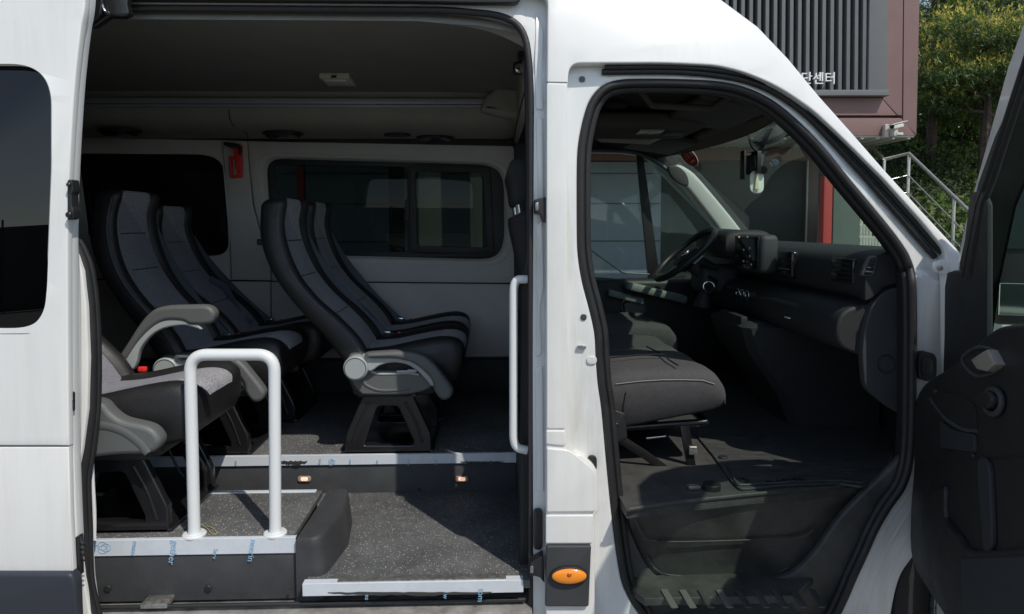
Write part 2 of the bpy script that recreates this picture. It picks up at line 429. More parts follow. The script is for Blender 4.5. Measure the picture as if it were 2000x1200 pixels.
vp(tube('door_seal', [bend(P(x, y, .075)) for x, y in in2], .0125, RUB, VAN, closed=True))
# seams, flap, lamp panel on the B pillar
SEAM = mat('seam_shadow_gap', (.10, .10, .10), .8)
vp(plate('panel_seam', [(1066, 159.5), (1108, 160.5), (1108, 162), (1066, 161)], -.0008, .004, SEAM, VAN, bev=.0001))
vp(plate('pillar_cover', rnd([(1068, 163), (1106, 164), (1104, 838), (1068, 838)], 4), -.0035, .004, W, VAN, bev=.0025, fn=bend))
vp(plate('pillar_cover', rnd([(1067, 842), (1103, 842), (1106, 872, 8), (1067, 868)], 3), -.005, .004, W, VAN, bev=.0025, fn=bend))
vp(plate('fuel_flap', rnd([(1068, 876, 4), (1112, 880, 10), (1163, 920, 16), (1163, 1000, 5), (1068, 1001, 4)], 4), -.008, .002, W, VAN, bev=.003, fn=bend))
oval('flap_hinge', 1157, 906, 9, 15, .040, BLK, .012)
vp(plate('pillar_cover', rnd([(1066, 1007), (1159, 1007), (1157, 1062), (1066, 1062)], 4), -.007, .004, W, VAN, bev=.003, fn=bend))
lp_ = vp(plate('lamp_panel', rnd([(1067, 1067), (1155, 1067), (1150, 1186), (1065, 1186)], 4), -.014, .004, DGR, VAN, bev=.005, fn=bend))
def ellipse(cx, cy, a, b, n=36): return [(cx + a * math.cos(2 * math.pi * k / n), cy + b * math.sin(2 * math.pi * k / n)) for k in range(n)]
mk = plate('side_marker_lamp', ellipse(1112, 1126, 37, 18), -.020, -.008, BLK, VAN, bev=.002); vp(mk)
bm = bmesh.new(); bmesh.ops.create_uvsphere(bm, u_segments=32, v_segments=16, radius=1)
c0 = P(1112, 1126, -.020)
for v in bm.verts: v.co = Vector((v.co.x * .052, v.co.y * .010, v.co.z * .0235)) + c0
o = bm_obj('lens', bm, ORANGE, VAN); vp(o)
bm = bmesh.new()
for dx, dz in ((0, 0),): disc(None, P(1112, 1124, -.031), .007, .002, (0, -1, 0), None, add=bm, seg=16)
vp(bm_obj('bulb', bm, mat('bulb_dark', (.45, .10, .02), .3), VAN))

# inner ring of the sliding door opening
inner_r = rnd([(80, 14), (870, 20, 30), (985, 30, 40), (1026, 60, 40), (1037, 150, 60), (1037, 1262), (205, 1262), (187, 1205), (177, 1130), (172, 1040), (170, 930), (178, 880), (184, 800), (185, 700), (181, 600), (173, 530), (160, 490), (80, 455)])
ring_o = rnd([(60, -60), (1090, -60), (1090, 1290), (60, 1290)])
vp(plate('sliding_jamb', [(60, -60), (1085, -60), (1085, 1290), (60, 1290)], .055, .085, WJ, VAN, [inner_r], bev=.006, fn=bend, grid=.15))
sealp = [P(x, y, .058) for x, y in offset_loop(inner_r, 0)]
vp(tube('sliding_seal', [bend(P(x, y, .06)) for x, y in inner_r], .0105, RUB, VAN, closed=True))
fat = cr([(140, 470), (152, 492), (165, 530), (174, 600), (178, 700), (176, 800), (165, 890), (158, 940), (161, 1040), (164, 1130), (178, 1195), (192, 1250)], 8)
vp(tube('bulb_seal', [P(x, y, .030) for x, y in fat], .0175, RUB, VAN))
vp(tube('bulb_seal', [P(x + 12, y, .045) for x, y in fat], .0125, RUB, VAN))
vp(tube('edge_trim', [P(x, y, .075) for x, y in cr([(181, 620), (188, 700), (187, 800), (180, 900), (184, 1000), (184, 1055)], 6)], .006, WJ, VAN))
# raised stiffening shapes, catches on the B-pillar jamb
vp(plate('jamb_pressing', rnd([(1047, 230), (1060, 230), (1062, 390), (1052, 390), (1049, 320)], 5), .049, .056, WJ, VAN, bev=.003, fn=bend))
vp(plate('jamb_pressing', rnd([(1047, 440), (1060, 430), (1062, 560), (1055, 600), (1058, 690), (1047, 700), (1050, 600)], 5), .049, .056, WJ, VAN, bev=.003, fn=bend))
vp(plate('jamb_pressing', rnd([(1046, 720), (1060, 715), (1062, 960), (1048, 960)], 5), .049, .056, WJ, VAN, bev=.003, fn=bend))
vp(plate('jamb_pressing', rnd([(1048, 20), (1061, 60), (1061, 215), (1047, 215), (1044, 120)], 5), .049, .056, WJ, VAN, bev=.003, fn=bend))
ct = vp(plate('door_catch', rnd([(1044, 390), (1066, 385), (1067, 436), (1059, 432), (1056, 418), (1044, 418)], 3), .012, .05, BLK, VAN, bev=.002))
vp(plate('catch_pin', rnd([(1046, 396), (1052, 396), (1052, 412), (1046, 412)], 2), .006, .014, CHR, VAN, bev=.001))
ct = vp(plate('door_catch', rnd([(1036, 1100), (1062, 1085), (1064, 1140), (1054, 1128), (1036, 1124)], 3), .012, .05, BLK, VAN, bev=.002))
vp(plate('catch_pin', rnd([(1036, 1106), (1042, 1106), (1042, 1120), (1036, 1120)], 2), .006, .014, CHR, VAN, bev=.001))
oval('rubber_stop', 1051, 1035, 9, 40, .053, BLK, .012)
# sill below the opening
SILL = mat('scuffed_sill', (.30, .29, .27), .5, metal=.3, var=.5, vscale=14)
vp(box('sill', (-1.5, .03, .395), (.12, .30, .415), SILL, VAN, .003))
vp(tube('sill_rail', [(-1.4, .07, .432), (.1, .07, .432)], .007, BLK, VAN))
vp(box('roller_bracket', (P(240, 0, .08).x, .06, .43), (P(295, 0, .08).x, .12, .445), ALU, VAN, .003))

# ---------------------------------------------------------------- shell: roof, far side, front
prof = [(-2.35, 2.47), (.05, 2.47), (.3, 2.41), (.5, 2.33), (.675, 2.22), (.8, 2.1), (.92, 2.07)]
rings = []
for x, z in prof:
    rings.append([Vector((x, y, z - .05 + (.035 if x > .7 else 0))) for y in (.26, .32, .6, .93, 1.26, 1.56, 1.72, 1.86)])
top = rings + []
bm = bmesh.new()
vr = [[bm.verts.new(p) for p in r] for r in rings]
for i in range(len(vr) - 1):
    for k in range(7): bm.faces.new((vr[i][k], vr[i][k + 1], vr[i + 1][k + 1], vr[i + 1][k]))
vp(bm_obj('roof_panel', bm, W, VAN))
# rear bulkhead, underfloor
vp(box('rear_wall', (-2.40, .05, .4), (-2.34, 1.95, 2.45), DGR, VAN, .01))
vp(box('underfloor', (-2.35, .14, .36), (1.20, 1.93, .40), BLK, VAN, .01))
# firewall / front end block
vp(box('firewall', (1.62, .36, .42), (1.70, 1.9, 1.45), BLK, VAN, .01))
vp(box('bonnet', (1.45, .12, 1.36), (2.3, 1.88, 1.44), W, VAN, .03))

# far wall panels -------------------------------------------------
YW = 1.85
rw = rnd([(150, 300), (415, 302, 38), (441, 330, 30), (450, 470, 30), (438, 500, 24), (215, 500, 30), (172, 470, 20)], 10)
fw_in = rnd([(520, 310, 30), (960, 322, 34), (984, 345, 30), (985, 480, 34), (965, 507, 30), (600, 498, 40), (530, 470, 50)], 20)
fw_out = rnd([(504, 299, 30), (970, 311, 40), (996, 335, 36), (997, 492, 40), (975, 519, 34), (600, 512, 30), (540, 488, 30), (514, 430, 40)], 20)
def wpanel(name, pts, holes=(), Y=YW, m=TRIM, t=.02, bev=.0035): return vp(plate(name, pts, Y, Y + t, m, VAN, holes, bev=bev))
wpanel('wall_panel', [(-300, 262), (432, 274), (438, 340), (446, 430), (451, 547), (-300, 540)], [rw])
wpanel('pillar_trim', [(434, 274), (482, 276), (487, 340), (493, 400), (505, 445), (528, 508), (528, 548), (453, 547), (448, 430), (440, 340)])
wpanel('wall_panel', [(484, 276), (1004, 286), (1005, 553), (530, 549), (530, 506), (525, 498), (507, 445), (496, 400), (489, 340)], [fw_out])
wpanel('wall_panel', [(-300, 543), (528, 551), (528, 700), (-300, 700)])
wpanel('wall_panel', [(530, 551), (1005, 556), (1003, 709), (530, 702)])
vp(box('wall_backing', (-2.3, YW + .02, .60), (P(1003, 0, 1.87).x, YW + .045, P(0, 556, 1.87).z), BLK, VAN, .0))
vp(plate('wall_backing', [(-300, 255), (1003, 265), (1003, 560), (-300, 560)], YW + .03, YW + .045, BLK, VAN, [fw_in, rw], bev=.001))
vp(box('skirting', (-2.3, YW - .012, .66), (P(1003, 0, 1.83).x, YW + .02, P(0, 712, 1.83).z), RISER, VAN, .004))
vp(box('skirting_cap', (-2.3, YW - .02, P(0, 712, 1.83).z), (P(1003, 0, 1.83).x, YW + .02, P(0, 706, 1.83).z), BLK, VAN, .002))
# moulded funnel from the panel to the glass
bm = bmesh.new()
a = [P(x, y, YW + .004) for x, y in fw_out]; b = [P(x, y, YW + .03) for x, y in fw_in]
# resample both to the same count
def resample(lp, n):
    L = [0]
    for i in range(len(lp)): L.append(L[-1] + (lp[(i + 1) % len(lp)] - lp[i]).length)
    out = []
    for k in range(n):
        t = L[-1] * k / n; j = max(i for i in range(len(lp)) if L[i] <= t)
        out.append(lp[j].lerp(lp[(j + 1) % len(lp)], (t - L[j]) / max(1e-9, L[j + 1] - L[j])))
    return out
a = resample(a, 96)
b = []
bb = resample([P(x, y, YW + .03) for x, y in fw_in], 400)
for p in a: b.append(min(bb, key=lambda q: (Vector((q.x, q.z)) - Vector((p.x, p.z))).length))
mid = [p.lerp(q, .6) + Vector((0, -.012, 0)) for p, q in zip(a, b)]
loft(None, [a, mid, b], None, caps=False, bm=bm)
bmesh.ops.remove_doubles(bm, verts=bm.verts, dist=1e-5)
vp(bm_obj('window_surround', bm, TRIM, VAN))
# side windows in the far wall
wr = vp(plate('rear_window', [(40, 285), (455, 290), (462, 515), (40, 510)], YW + .034, YW + .040, GBL, VAN, bev=.001))
fr = vp(plate('sliding_window', rnd([(505, 300), (995, 312), (998, 520), (505, 515)], 10), YW + .046, YW + .056, BLK, VAN,
     [rnd([(535, 322), (795, 327), (797, 492), (560, 490)], 6), rnd([(811, 335), (943, 338), (951, 484), (815, 481)], 10)], bev=.003))
g = plate('pane', [(510, 305), (990, 315), (995, 515), (510, 512)], YW + .060, YW + .064, TINT, fr, bev=.0003)
fr2 = plate('frame', rnd([(798, 322), (958, 326), (966, 498), (800, 494)], 8), YW + .036, YW + .048, BLK, fr, [rnd([(811, 335), (943, 338), (951, 484), (815, 481)], 10)], bev=.003)
plate('latch', rnd([(791, 390), (799, 390), (799, 432), (791, 432)], 2), YW + .026, YW + .04, BLK, fr, bev=.001)
box('rail', P(560, 497, YW + .045), P(962, 503, YW + .03), BLK, fr, .002)
# cove along the roof edge
sec = [(1.48, 2.185), (1.487, 2.165), (1.505, 2.14), (1.54, 2.118), (1.60, 2.10), (1.68, 2.090), (1.76, 2.085), (1.83, 2.083), (1.856, 2.083)]
x1 = P(1003, 270, 1.84).x
rings = [[Vector((x, y, z)) for y, z in sec] + [Vector((x, 1.86, 2.30)), Vector((x, 1.48, 2.30))] for x in (-2.3, -1.2, -.4, x1 - .03)]
rings.append([Vector((x1, 1.86 - (1.86 - y) * .93, 2.083 + (z - 2.083) * .93 + .01)) for y, z in sec] + [Vector((x1, 1.86, 2.30)), Vector((x1, 1.52, 2.30))])
cove = vp(loft('roof_cove', rings, TRIM, VAN, smooth=50))
COVEM = mat('cove_cloth', (.38, .37, .32), .85, bump=.4, bscale=500, var=.1, vscale=3); cove.data.materials[0] = COVEM
vp(tube('cove_seam', [Vector((P(447, 215, 1.48).x, 1.478, 2.18)), Vector((P(448, 215, 1.5).x, 1.50, 2.141)), Vector((P(455, 250, 1.55).x, 1.54, 2.116)), Vector((P(483, 270, 1.68).x, 1.68, 2.088)), Vector((P(484, 272, 1.82).x, 1.82, 2.081))], .0022, BLK, VAN))
# roof rail: aluminium extrusion in two steps
xr = P(970, 215, 1.46).x
vp(plate('door_track', rnd([(60, -25), (985, -25), (1020, -8), (1010, 6), (940, 6), (800, 3), (60, -2)], 6), .045, .075, BLK, VAN, bev=.004))
rl = vp(box('luggage_rail', (-2.3, 1.45, 2.205), (xr, 1.49, 2.232), RAILM, VAN, .004))
vp(box('luggage_rail', (-2.3, 1.455, 2.190), (xr - .005, 1.485, 2.203), RAILM, VAN, .003))
vp(box('rail_end_cap', (xr, 1.448, 2.186), (xr + .008, 1.492, 2.236), BLK, VAN, .002))
def vent(px, py, wpx, kind='air_vent'):
    c = P(px, py, 1.70); s = 3.70 / F
    zc = 2.085
    c = PZ(px, py, zc)
    if c.y > 1.84: c = P(px, py, 1.78)
    v = disc(kind, (c.x, c.y, c.z - .0), wpx * s, .012, (0, 0, -1), BLK, VAN, rz=(1, .75)); vp(v)
    for k in (-1, 1):
        if kind == 'air_vent':
            disc('vent_nozzle', (c.x + k * wpx * s * .5, c.y, c.z - .008), wpx * s * .38, .010, (-.2 * k, -.2, -1), GBL, v, rz=(1, .8)).matrix_parent_inverse = Matrix.Identity(4)
    return v
for px, py in ((235, 257), (553, 262), (850, 268)): vent(px, py, 38)
vent(776, 264, 26, 'roof_speaker')
# headliner
bm = bmesh.new()
ys = [(.10, 2.215), (.13, 2.262), (.20, 2.285), (.5, 2.30), (.93, 2.305), (1.3, 2.29), (1.45, 2.275), (1.52, 2.262), (1.60, 2.25)]
nx = 14; X0, X1 = -2.3, .34
vr = []
for i in range(nx + 1):
    t = i / nx; x = X0 + (X1 - X0) * t
    drop = max(0, (x + .25) / .6) ** 2 * .10
    vr.append([bm.verts.new((x, y, z - drop * (.5 + .5 * (k < 4)))) for k, (y, z) in enumerate(ys)])
for i in range(nx):
    for k in range(len(ys) - 1):
        f = bm.faces.new((vr[i][k], vr[i + 1][k], vr[i + 1][k + 1], vr[i][k + 1]))
hl = vp(bm_obj('headliner', bm, [HEAD], VAN, 60))
# lighter band along the near edge of the headliner
e1 = cr([(60, 1), (700, 8), (900, 14), (985, 32), (1032, 62)], 8); e2 = cr([(60, 33), (700, 38), (860, 46), (960, 64), (1034, 98)], 8)
bm = bmesh.new(); A = [bm.verts.new(P(x, y, .10)) for x, y in e1]; B = [bm.verts.new(P(x, y, .145)) for x, y in e2]
for i in range(len(A) - 1): bm.faces.new((A[i], A[i + 1], B[i + 1], B[i]))
r = bmesh.ops.solidify(bm, geom=bm.faces[:], thickness=-.012)
vp(bm_obj('headliner_edge', bm, HEADB, VAN))
vp(tube('roof_trim_bead', [P(x, y + 4, .092) for x, y in e1], .0035, RAILM, VAN))
# dome lamp
c = P(661, 159, 1.27)
dl = vp(box('dome_lamp', (c.x - .068, 1.18, 2.272), (c.x + .068, 1.36, 2.300), mat('lamp_cream', (.62, .60, .50), .45), VAN, .006))
bx = box('lamp_lens', (c.x - .05, 1.21, 2.267), (c.x + .05, 1.33, 2.274), mat('lamp_lens', (.75, .73, .62), .25), dl, .003)
box('lamp_switch', (c.x - .012, 1.174, 2.274), (c.x + .012, 1.182, 2.284), BLK, dl, .001)
# transition moulding above the cab
pts = [(935, 215), (950, 185), (975, 165), (1010, 160), (1060, 165), (1060, 240), (985, 228)]
vp(plate('cab_bulkhead_trim', rnd(pts, 10), 1.40, 1.86, COVEM, VAN, bev=.03))
cbk = vp(plate('coat_hooks', rnd([(1002, 122), (1020, 118), (1022, 142), (1004, 142)], 6), .55, .6, BLK, VAN, bev=.004))
oval('dash_clip', 1015, 133, 9, 9, .50, CHR, .02); oval('dash_clip', 1018, 108, 7, 9, .52, BLK, .03)
cmn = P(150, 117, .9)
vp(disc('roof_speaker', (cmn.x, .9, cmn.z), .03, .02, (.3, -1, -.4), COVEM, VAN))

# floors -----------------------------------------------------------
xe = P(1008, 900, .76).x
vp(box('lower_floor_back', (-1.6, .50, .485), (P(592, 1160, .05).x + .01, .766, .5045), FLOOR, VAN, .001))
vp(box('upper_floor', (-2.33, .762, .635), (xe, 1.86, .662), FLOOR, VAN, .002))
vp(box('floor_riser', (-2.33, .766, .43), (xe, .80, .636), RISER, VAN, .002))
vp(box('lower_floor', (P(592, 1160, .05).x + .004, .051, .478), (P(1022, 1140, .07).x + .02, .766, .505), FLOOR, VAN, .002))
vp(box('box_floor', (-1.6, .125, .60), (P(556, 1060, .1).x + .02, .50, .622), FLOOR, VAN, .002))
vp(box('box_front', (-1.6, .112, .425), (P(556, 1060, .1).x + .03, .13, .585), RISER, VAN, .003))
vp(box('box_back', (-1.6, .488, .43), (P(556, 1060, .1).x, .50, .612), RISER, VAN, .002))
def film(name, x0, x1, y, z0, z1, lip, seed):
    rs = random.Random(seed); bm = bmesh.new()
    add_box(bm, (x0, y - .003, z0), (x1, y, z1 + .003), .001, seg=1)
    add_box(bm, (x0, y - .003, z1 + .001), (x1, y + lip, z1 + .004), .001, seg=1)
    return vp(bm_obj(name, bm, FILM, VAN))
f1 = film('edge_strip', -2.3, xe, .760, .625, .662, .012, 1)
f2 = film('edge_strip', -1.6, P(556, 0, .11).x, .110, .575, .622, .012, 2)
xa, xb = P(592, 1160, .05).x, P(1022, 1160, .05).x
f3 = film('edge_strip', xa, xb, .046, .470, .505, .026, 3)
vp(box('edge_strip', (-1.6, .478, .618), (P(622, 0, .49).x - .04, .500, .6255), FILM, VAN, .001))
vp(box('threshold_plate', (P(640, 0, .06).x, .049, .5065), (P(985, 0, .06).x, .080, .5125), ALU, VAN, .002))
for px in (665, 842): vp(disc('screw', P(px, 1143, .075) * 1, .005, .003, (0, 0, 1), CHR, VAN, seg=12)).location.z = 0
def ftxt(s, px, py, Y, size, rot=-100, flip=False):
    p = P(px, py, Y)
    M = Matrix.Translation(p) @ Matrix.Rotation(R(90), 4, 'X') @ Matrix.Rotation(R(rot), 4, 'Z')
    return M
bmT = []
def addtext(parent, items):
    for s, px, py, Y, size, rot in items:
        vp_o = text_obj('film_print', s, size, ftxt(s, px, py, Y, size, rot), BLUEINK, parent, .0003)
addtext(f2, [('gether', 338, 1080, .1055, .030, -102), ('maux', 262, 1072, .1055, .022, -100), ('ekrup', 183, 1075, .1055, .028, -100), ('Serv', 420, 1082, .1055, .019, -100), ('neerin', 492, 1076, .1055, .028, -100)])
addtext(f3, [('tom', 939, 1163, .0415, .026, -95), ('w', 870, 1165, .0415, .022, -95), ('es', 717, 1167, .0415, .020, -95)])
addtext(f1, [('om', 461, 905, .7555, .018, -95), ('om', 625, 902, .7555, .018, -98), ('em', 684, 903, .7555, .016, -98), ('nu', 737, 903, .7555, .016, -98), ('mar', 798, 903, .7555, .018, -98), ('em', 852, 903, .7555, .018, -98), ('on', 960, 903, .7555, .018, -98)])
def rings_mark(px, py, Y, r, parent):
    bm = bmesh.new(); c = P(px, py, Y)
    for k in range(3):
        cc = c + Vector((math.cos(k * 2.1) * r * .45, 0, math.sin(k * 2.1) * r * .45))
        tube(None, [cc + Vector((math.cos(a) * r, 0, math.sin(a) * r * .9)) for a in [j * math.pi / 12 for j in range(24)]], .0009, None, closed=True, seg=5, add=bm)
    bm_obj('film_print', bm, BLUEINK, parent)
rings_mark(203, 1070, .106, .014, f2); rings_mark(648, 903, .756, .010, f1); rings_mark(306, 903, .756, .012, f1)
# torn patches of the film
TORN = mat('bare_metal', (.10, .10, .10), .4, metal=.6)
def torn(px0, px1, py, amp, Y, parent, seed, name='torn_patch'):
    rs = random.Random(seed); up = []; dn = []; n = 26
    for i in range(n + 1):
        t = i / n; x = px0 + (px1 - px0) * t; e = math.sin(math.pi * t) ** .5
        up.append((x, py - rs.uniform(0, .25) * amp)); dn.append((x, py + e * amp * rs.uniform(.5, 1) + .3))
    return plate(name, up + dn[::-1], Y - .0012, Y, TORN, parent, bev=.0003)
torn(640, 960, 1158, 7, .0425, f3, 3); torn(545, 600, 902, 9, .756, f1, 5); torn(900, 985, 902, 5, .756, f1, 9)
vp(tube('torn_film', [P(x, y, .748) for x, y in cr([(545, 900), (575, 903), (600, 911), (612, 918)], 5)], [.001] + [.004] * 14 + [.001], BLK, VAN, flat=.3)) if False else None
# step end moulding
cap = rnd([(P(556, 0, .1).x, .095), (P(604, 0, .1).x, .09, .04), (P(604, 0, .1).x + .03, .30), (P(664, 0, .5).x, .50, .03), (P(625, 0, .5).x, .50)], .0)
base = [(x + (.016 if x > -.6 else 0), y) for x, y in cap]
rings = []
for z, s in ((.425, 0), (.513, 0), (.600, .6), (.618, .8), (.628, 1.6), (.630, 3)):
    cx = sum(p[0] for p in cap) / len(cap); cy = sum(p[1] for p in cap) / len(cap)
    rings.append([Vector((b[0] + (c[0] - b[0]) * min(1, s) + (cx - c[0]) * max(0, s - 1) * .11, b[1] + (cy - b[1]) * max(0, s - 1) * .03, z)) for b, c in zip(base, cap)])
vp(loft('step_end_cap', rings, RISER, VAN, smooth=50))
for px, py in ((210, 1150), (406, 1150)): vp(disc('cover_plug', P(px, py, .108), .011, .006, (0, -1, 0), BLK, VAN, seg=20))
vp(disc('cover_plug', P(568, 1149, .085), .004, .006, (0, -1, 0), BLK, VAN, seg=16)); vp(disc('cover_plug', P(819, 957, .762), .007, .006, (0, -1, 0), BLK, VAN, seg=16))
LAMP = emit('courtesy_lamp_glow', (1.0, .62, .42), .6); LAMPH = mat('lamp_housing', (.35, .26, .22), .3)
for px in (594, 902):
    h = vp(plate('courtesy_lamp', rnd([(px - 13, 931), (px + 13, 931), (px + 13, 942), (px - 13, 942)], 5), .758, .768, LAMPH, VAN, bev=.003))
    plate('lens', rnd([(px - 7, 933), (px + 7, 933), (px + 7, 940), (px - 7, 940)], 3), .755, .760, LAMP, h, bev=.001)
# white handrail on the step box
hr = [(380, 1054), (372, 760), (370, 683), (537, 683), (540, 760), (537, 1054)]
def bar(px, Y, r=26): return [P(x, y, Y) for x, y in rnd([(a[0], a[1], (34 if i in (1, 2) else 0)) for i, a in enumerate(px)], closed=False, n=9)]
hb = vp(tube('step_handrail', bar([(380, 1056), (371, 693), (536, 693), (538, 1056)], .14), .0185, PIPE, VAN, seg=18))
for px in (380, 538):
    b0 = P(px, 1056, .14); fl = disc('flange', (b0.x, b0.y, .627), .036, .008, (0, 0, 1), PIPE, hb, bev=.003)
    fl.matrix_parent_inverse = Matrix.Identity(4)
gb = vp(tube('grab_handle', [P(x, y, .118) for x, y in rnd([(1030, 546), (1003, 546, 26), (1003, 874, 26), (1030, 880)], closed=False, n=9)], .0135, PIPE, VAN, seg=18))
box('handle_mount', P(1026, 538, .14), P(1038, 554, .11), BLK, gb, .002)
# dark inner lining of the B pillar
vp(plate('pillar_lining', rnd([(1024, 90), (1060, 90), (1060, 1262), (1014, 1262), (1016, 905), (1018, 560), (1027, 500), (1027, 300)], 10), .145, .19, BLK, VAN, bev=.01))
bl = P(1003, 286, 1.85).x
vp(box('far_pillar_lining', (bl + .004, 1.78, .6), (bl + .30, 1.95, 2.2), DGR, VAN, .02))
vp(tube('seat_belt', [P(1008, 395, 1.2), P(1015, 420, 1.15)], .003, LGP, VAN))
vp(tube('seat_belt', [P(1011, 395, 1.2), P(1018, 420, 1.15)], .003, LGP, VAN))

# ---------------------------------------------------------------- sliding door parked along the rear quarter
de = cr([(174, -160), (166, 0), (157, 60), (146, 160), (137, 300), (132, 440), (132, 600), (133, 760), (134, 871)], 6)
dh = rnd([(-420, 122), (62, 122, 46), (104, 165, 46), (104, 330), (95, 560), (90, 612, 40), (62, 644, 40), (-420, 644)], 10, n=10)
SD = vp(plate('sliding_door', [(-420, -160)] + de + [(-420, 871)], -.10, -.075, W, VAN, [dh], bev=.004, grid=.12))
def sdp(o): return o
sdp(plate('lower_panel', [(-420, 873.5), (134, 873.5), (137, 1000), (142, 1118), (-420, 1118)], -.097, -.075, W, SD, bev=.004))
DB = mat('blue_black_trim', (.030, .034, .045), .5, bump=.2, bscale=500)
plate('rubbing_strip', rnd([(-420, 1121), (139, 1121, 10), (146, 1140, 8), (152, 1290), (-420, 1290)]), -.115, -.075, DB, SD, bev=.010)
gl_ = plate('window', rnd([(-440, 115), (75, 115, 46), (112, 165, 46), (110, 600), (90, 652, 40), (-440, 652)], 10), -.088, -.083, TINTD, SD, bev=.0005, fn=lambda v: Vector((v.x, v.y + (v.z - 1.65) * .035, v.z)))
RING = mat('window_ring', (.30, .32, .33), .5)
tube('window_gasket', [P(x, y, -.088) for x, y in dh], .0055, RING, SD, closed=True)
plate('door_lining', [(-420, -160)] + [(x - 6, y) for x, y in de] + [(136, 1118), (-420, 1118)], -.070, -.050, BLK, SD, bev=.002)
edge = [(x + 7 + max(0, (y - 380)) * .004, y) for x, y in de] + [(147, 980), (150, 1050), (146, 1118)]
plate('door_edge', edge + [(120, 1118), (110, 600), (125, 300), (150, -160)], -.073, -.035, WJ, SD, bev=.006)
plate('door_edge', cr([(146, 480), (151, 600), (152, 760), (150, 900), (147, 1010)], 5) + [(125, 1010), (125, 480)], -.032, -.01, WJ, SD, bev=.005)
# catches, lock, hinge on the door edge
dc = plate('door_catch', rnd([(131, 352), (140, 350, 5), (142, 374), (139, 380), (140, 404), (143, 410), (142, 428, 5), (131, 430)], 3), -.105, -.07, BLK, SD, bev=.003)
disc('bolt', P(134, 420, -.115), .008, .008, (0, -1, 0), STEEL, SD, seg=14); disc('bolt', P(134, 361, -.115), .006, .008, (0, -1, 0), STEEL, SD, seg=14)
oval('door_lock', 139, 785, 6, 20, -.074, GBL, .006, SD); oval('lock_cylinder', 139, 789, 3, 10, -.079, CHR, .004, SD)
rb = plate('roller_bracket', [(x, y) for x, y in rnd([(158, -40), (250, -40), (248, 8), (252, 28, 6), (238, 33, 6), (212, 32, 6), (180, 54, 8), (160, 50, 8), (158, 20)], 4)], .02, .05, STEEL, SD, bev=.006)
plate('bracket_fold', rnd([(162, -20), (198, -20), (200, 8), (196, 30), (178, 46), (163, 42)], 5), .005, .022, GBL, SD, bev=.006)
disc('bolt', P(178, 26, .004), .010, .01, (0, -1, 0), STEEL, SD, seg=6)
tube('bracket_rib', [P(x, y, .012) for x, y in cr([(197, -10), (200, 12), (206, 24), (216, 27)], 6)], .005, CHR, SD)
hg = plate('lower_hinge', rnd([(146, 1050), (155, 1046), (157, 1126), (148, 1120)], 4), -.075, -.055, STEEL, SD, bev=.003)
for k in range(4): tube('hinge_spring', [P(154, 1064 + k * 10, -.06), P(160, 1063 + k * 10, -.07), P(167, 1066 + k * 10, -.06)], .0022, STEEL, SD)
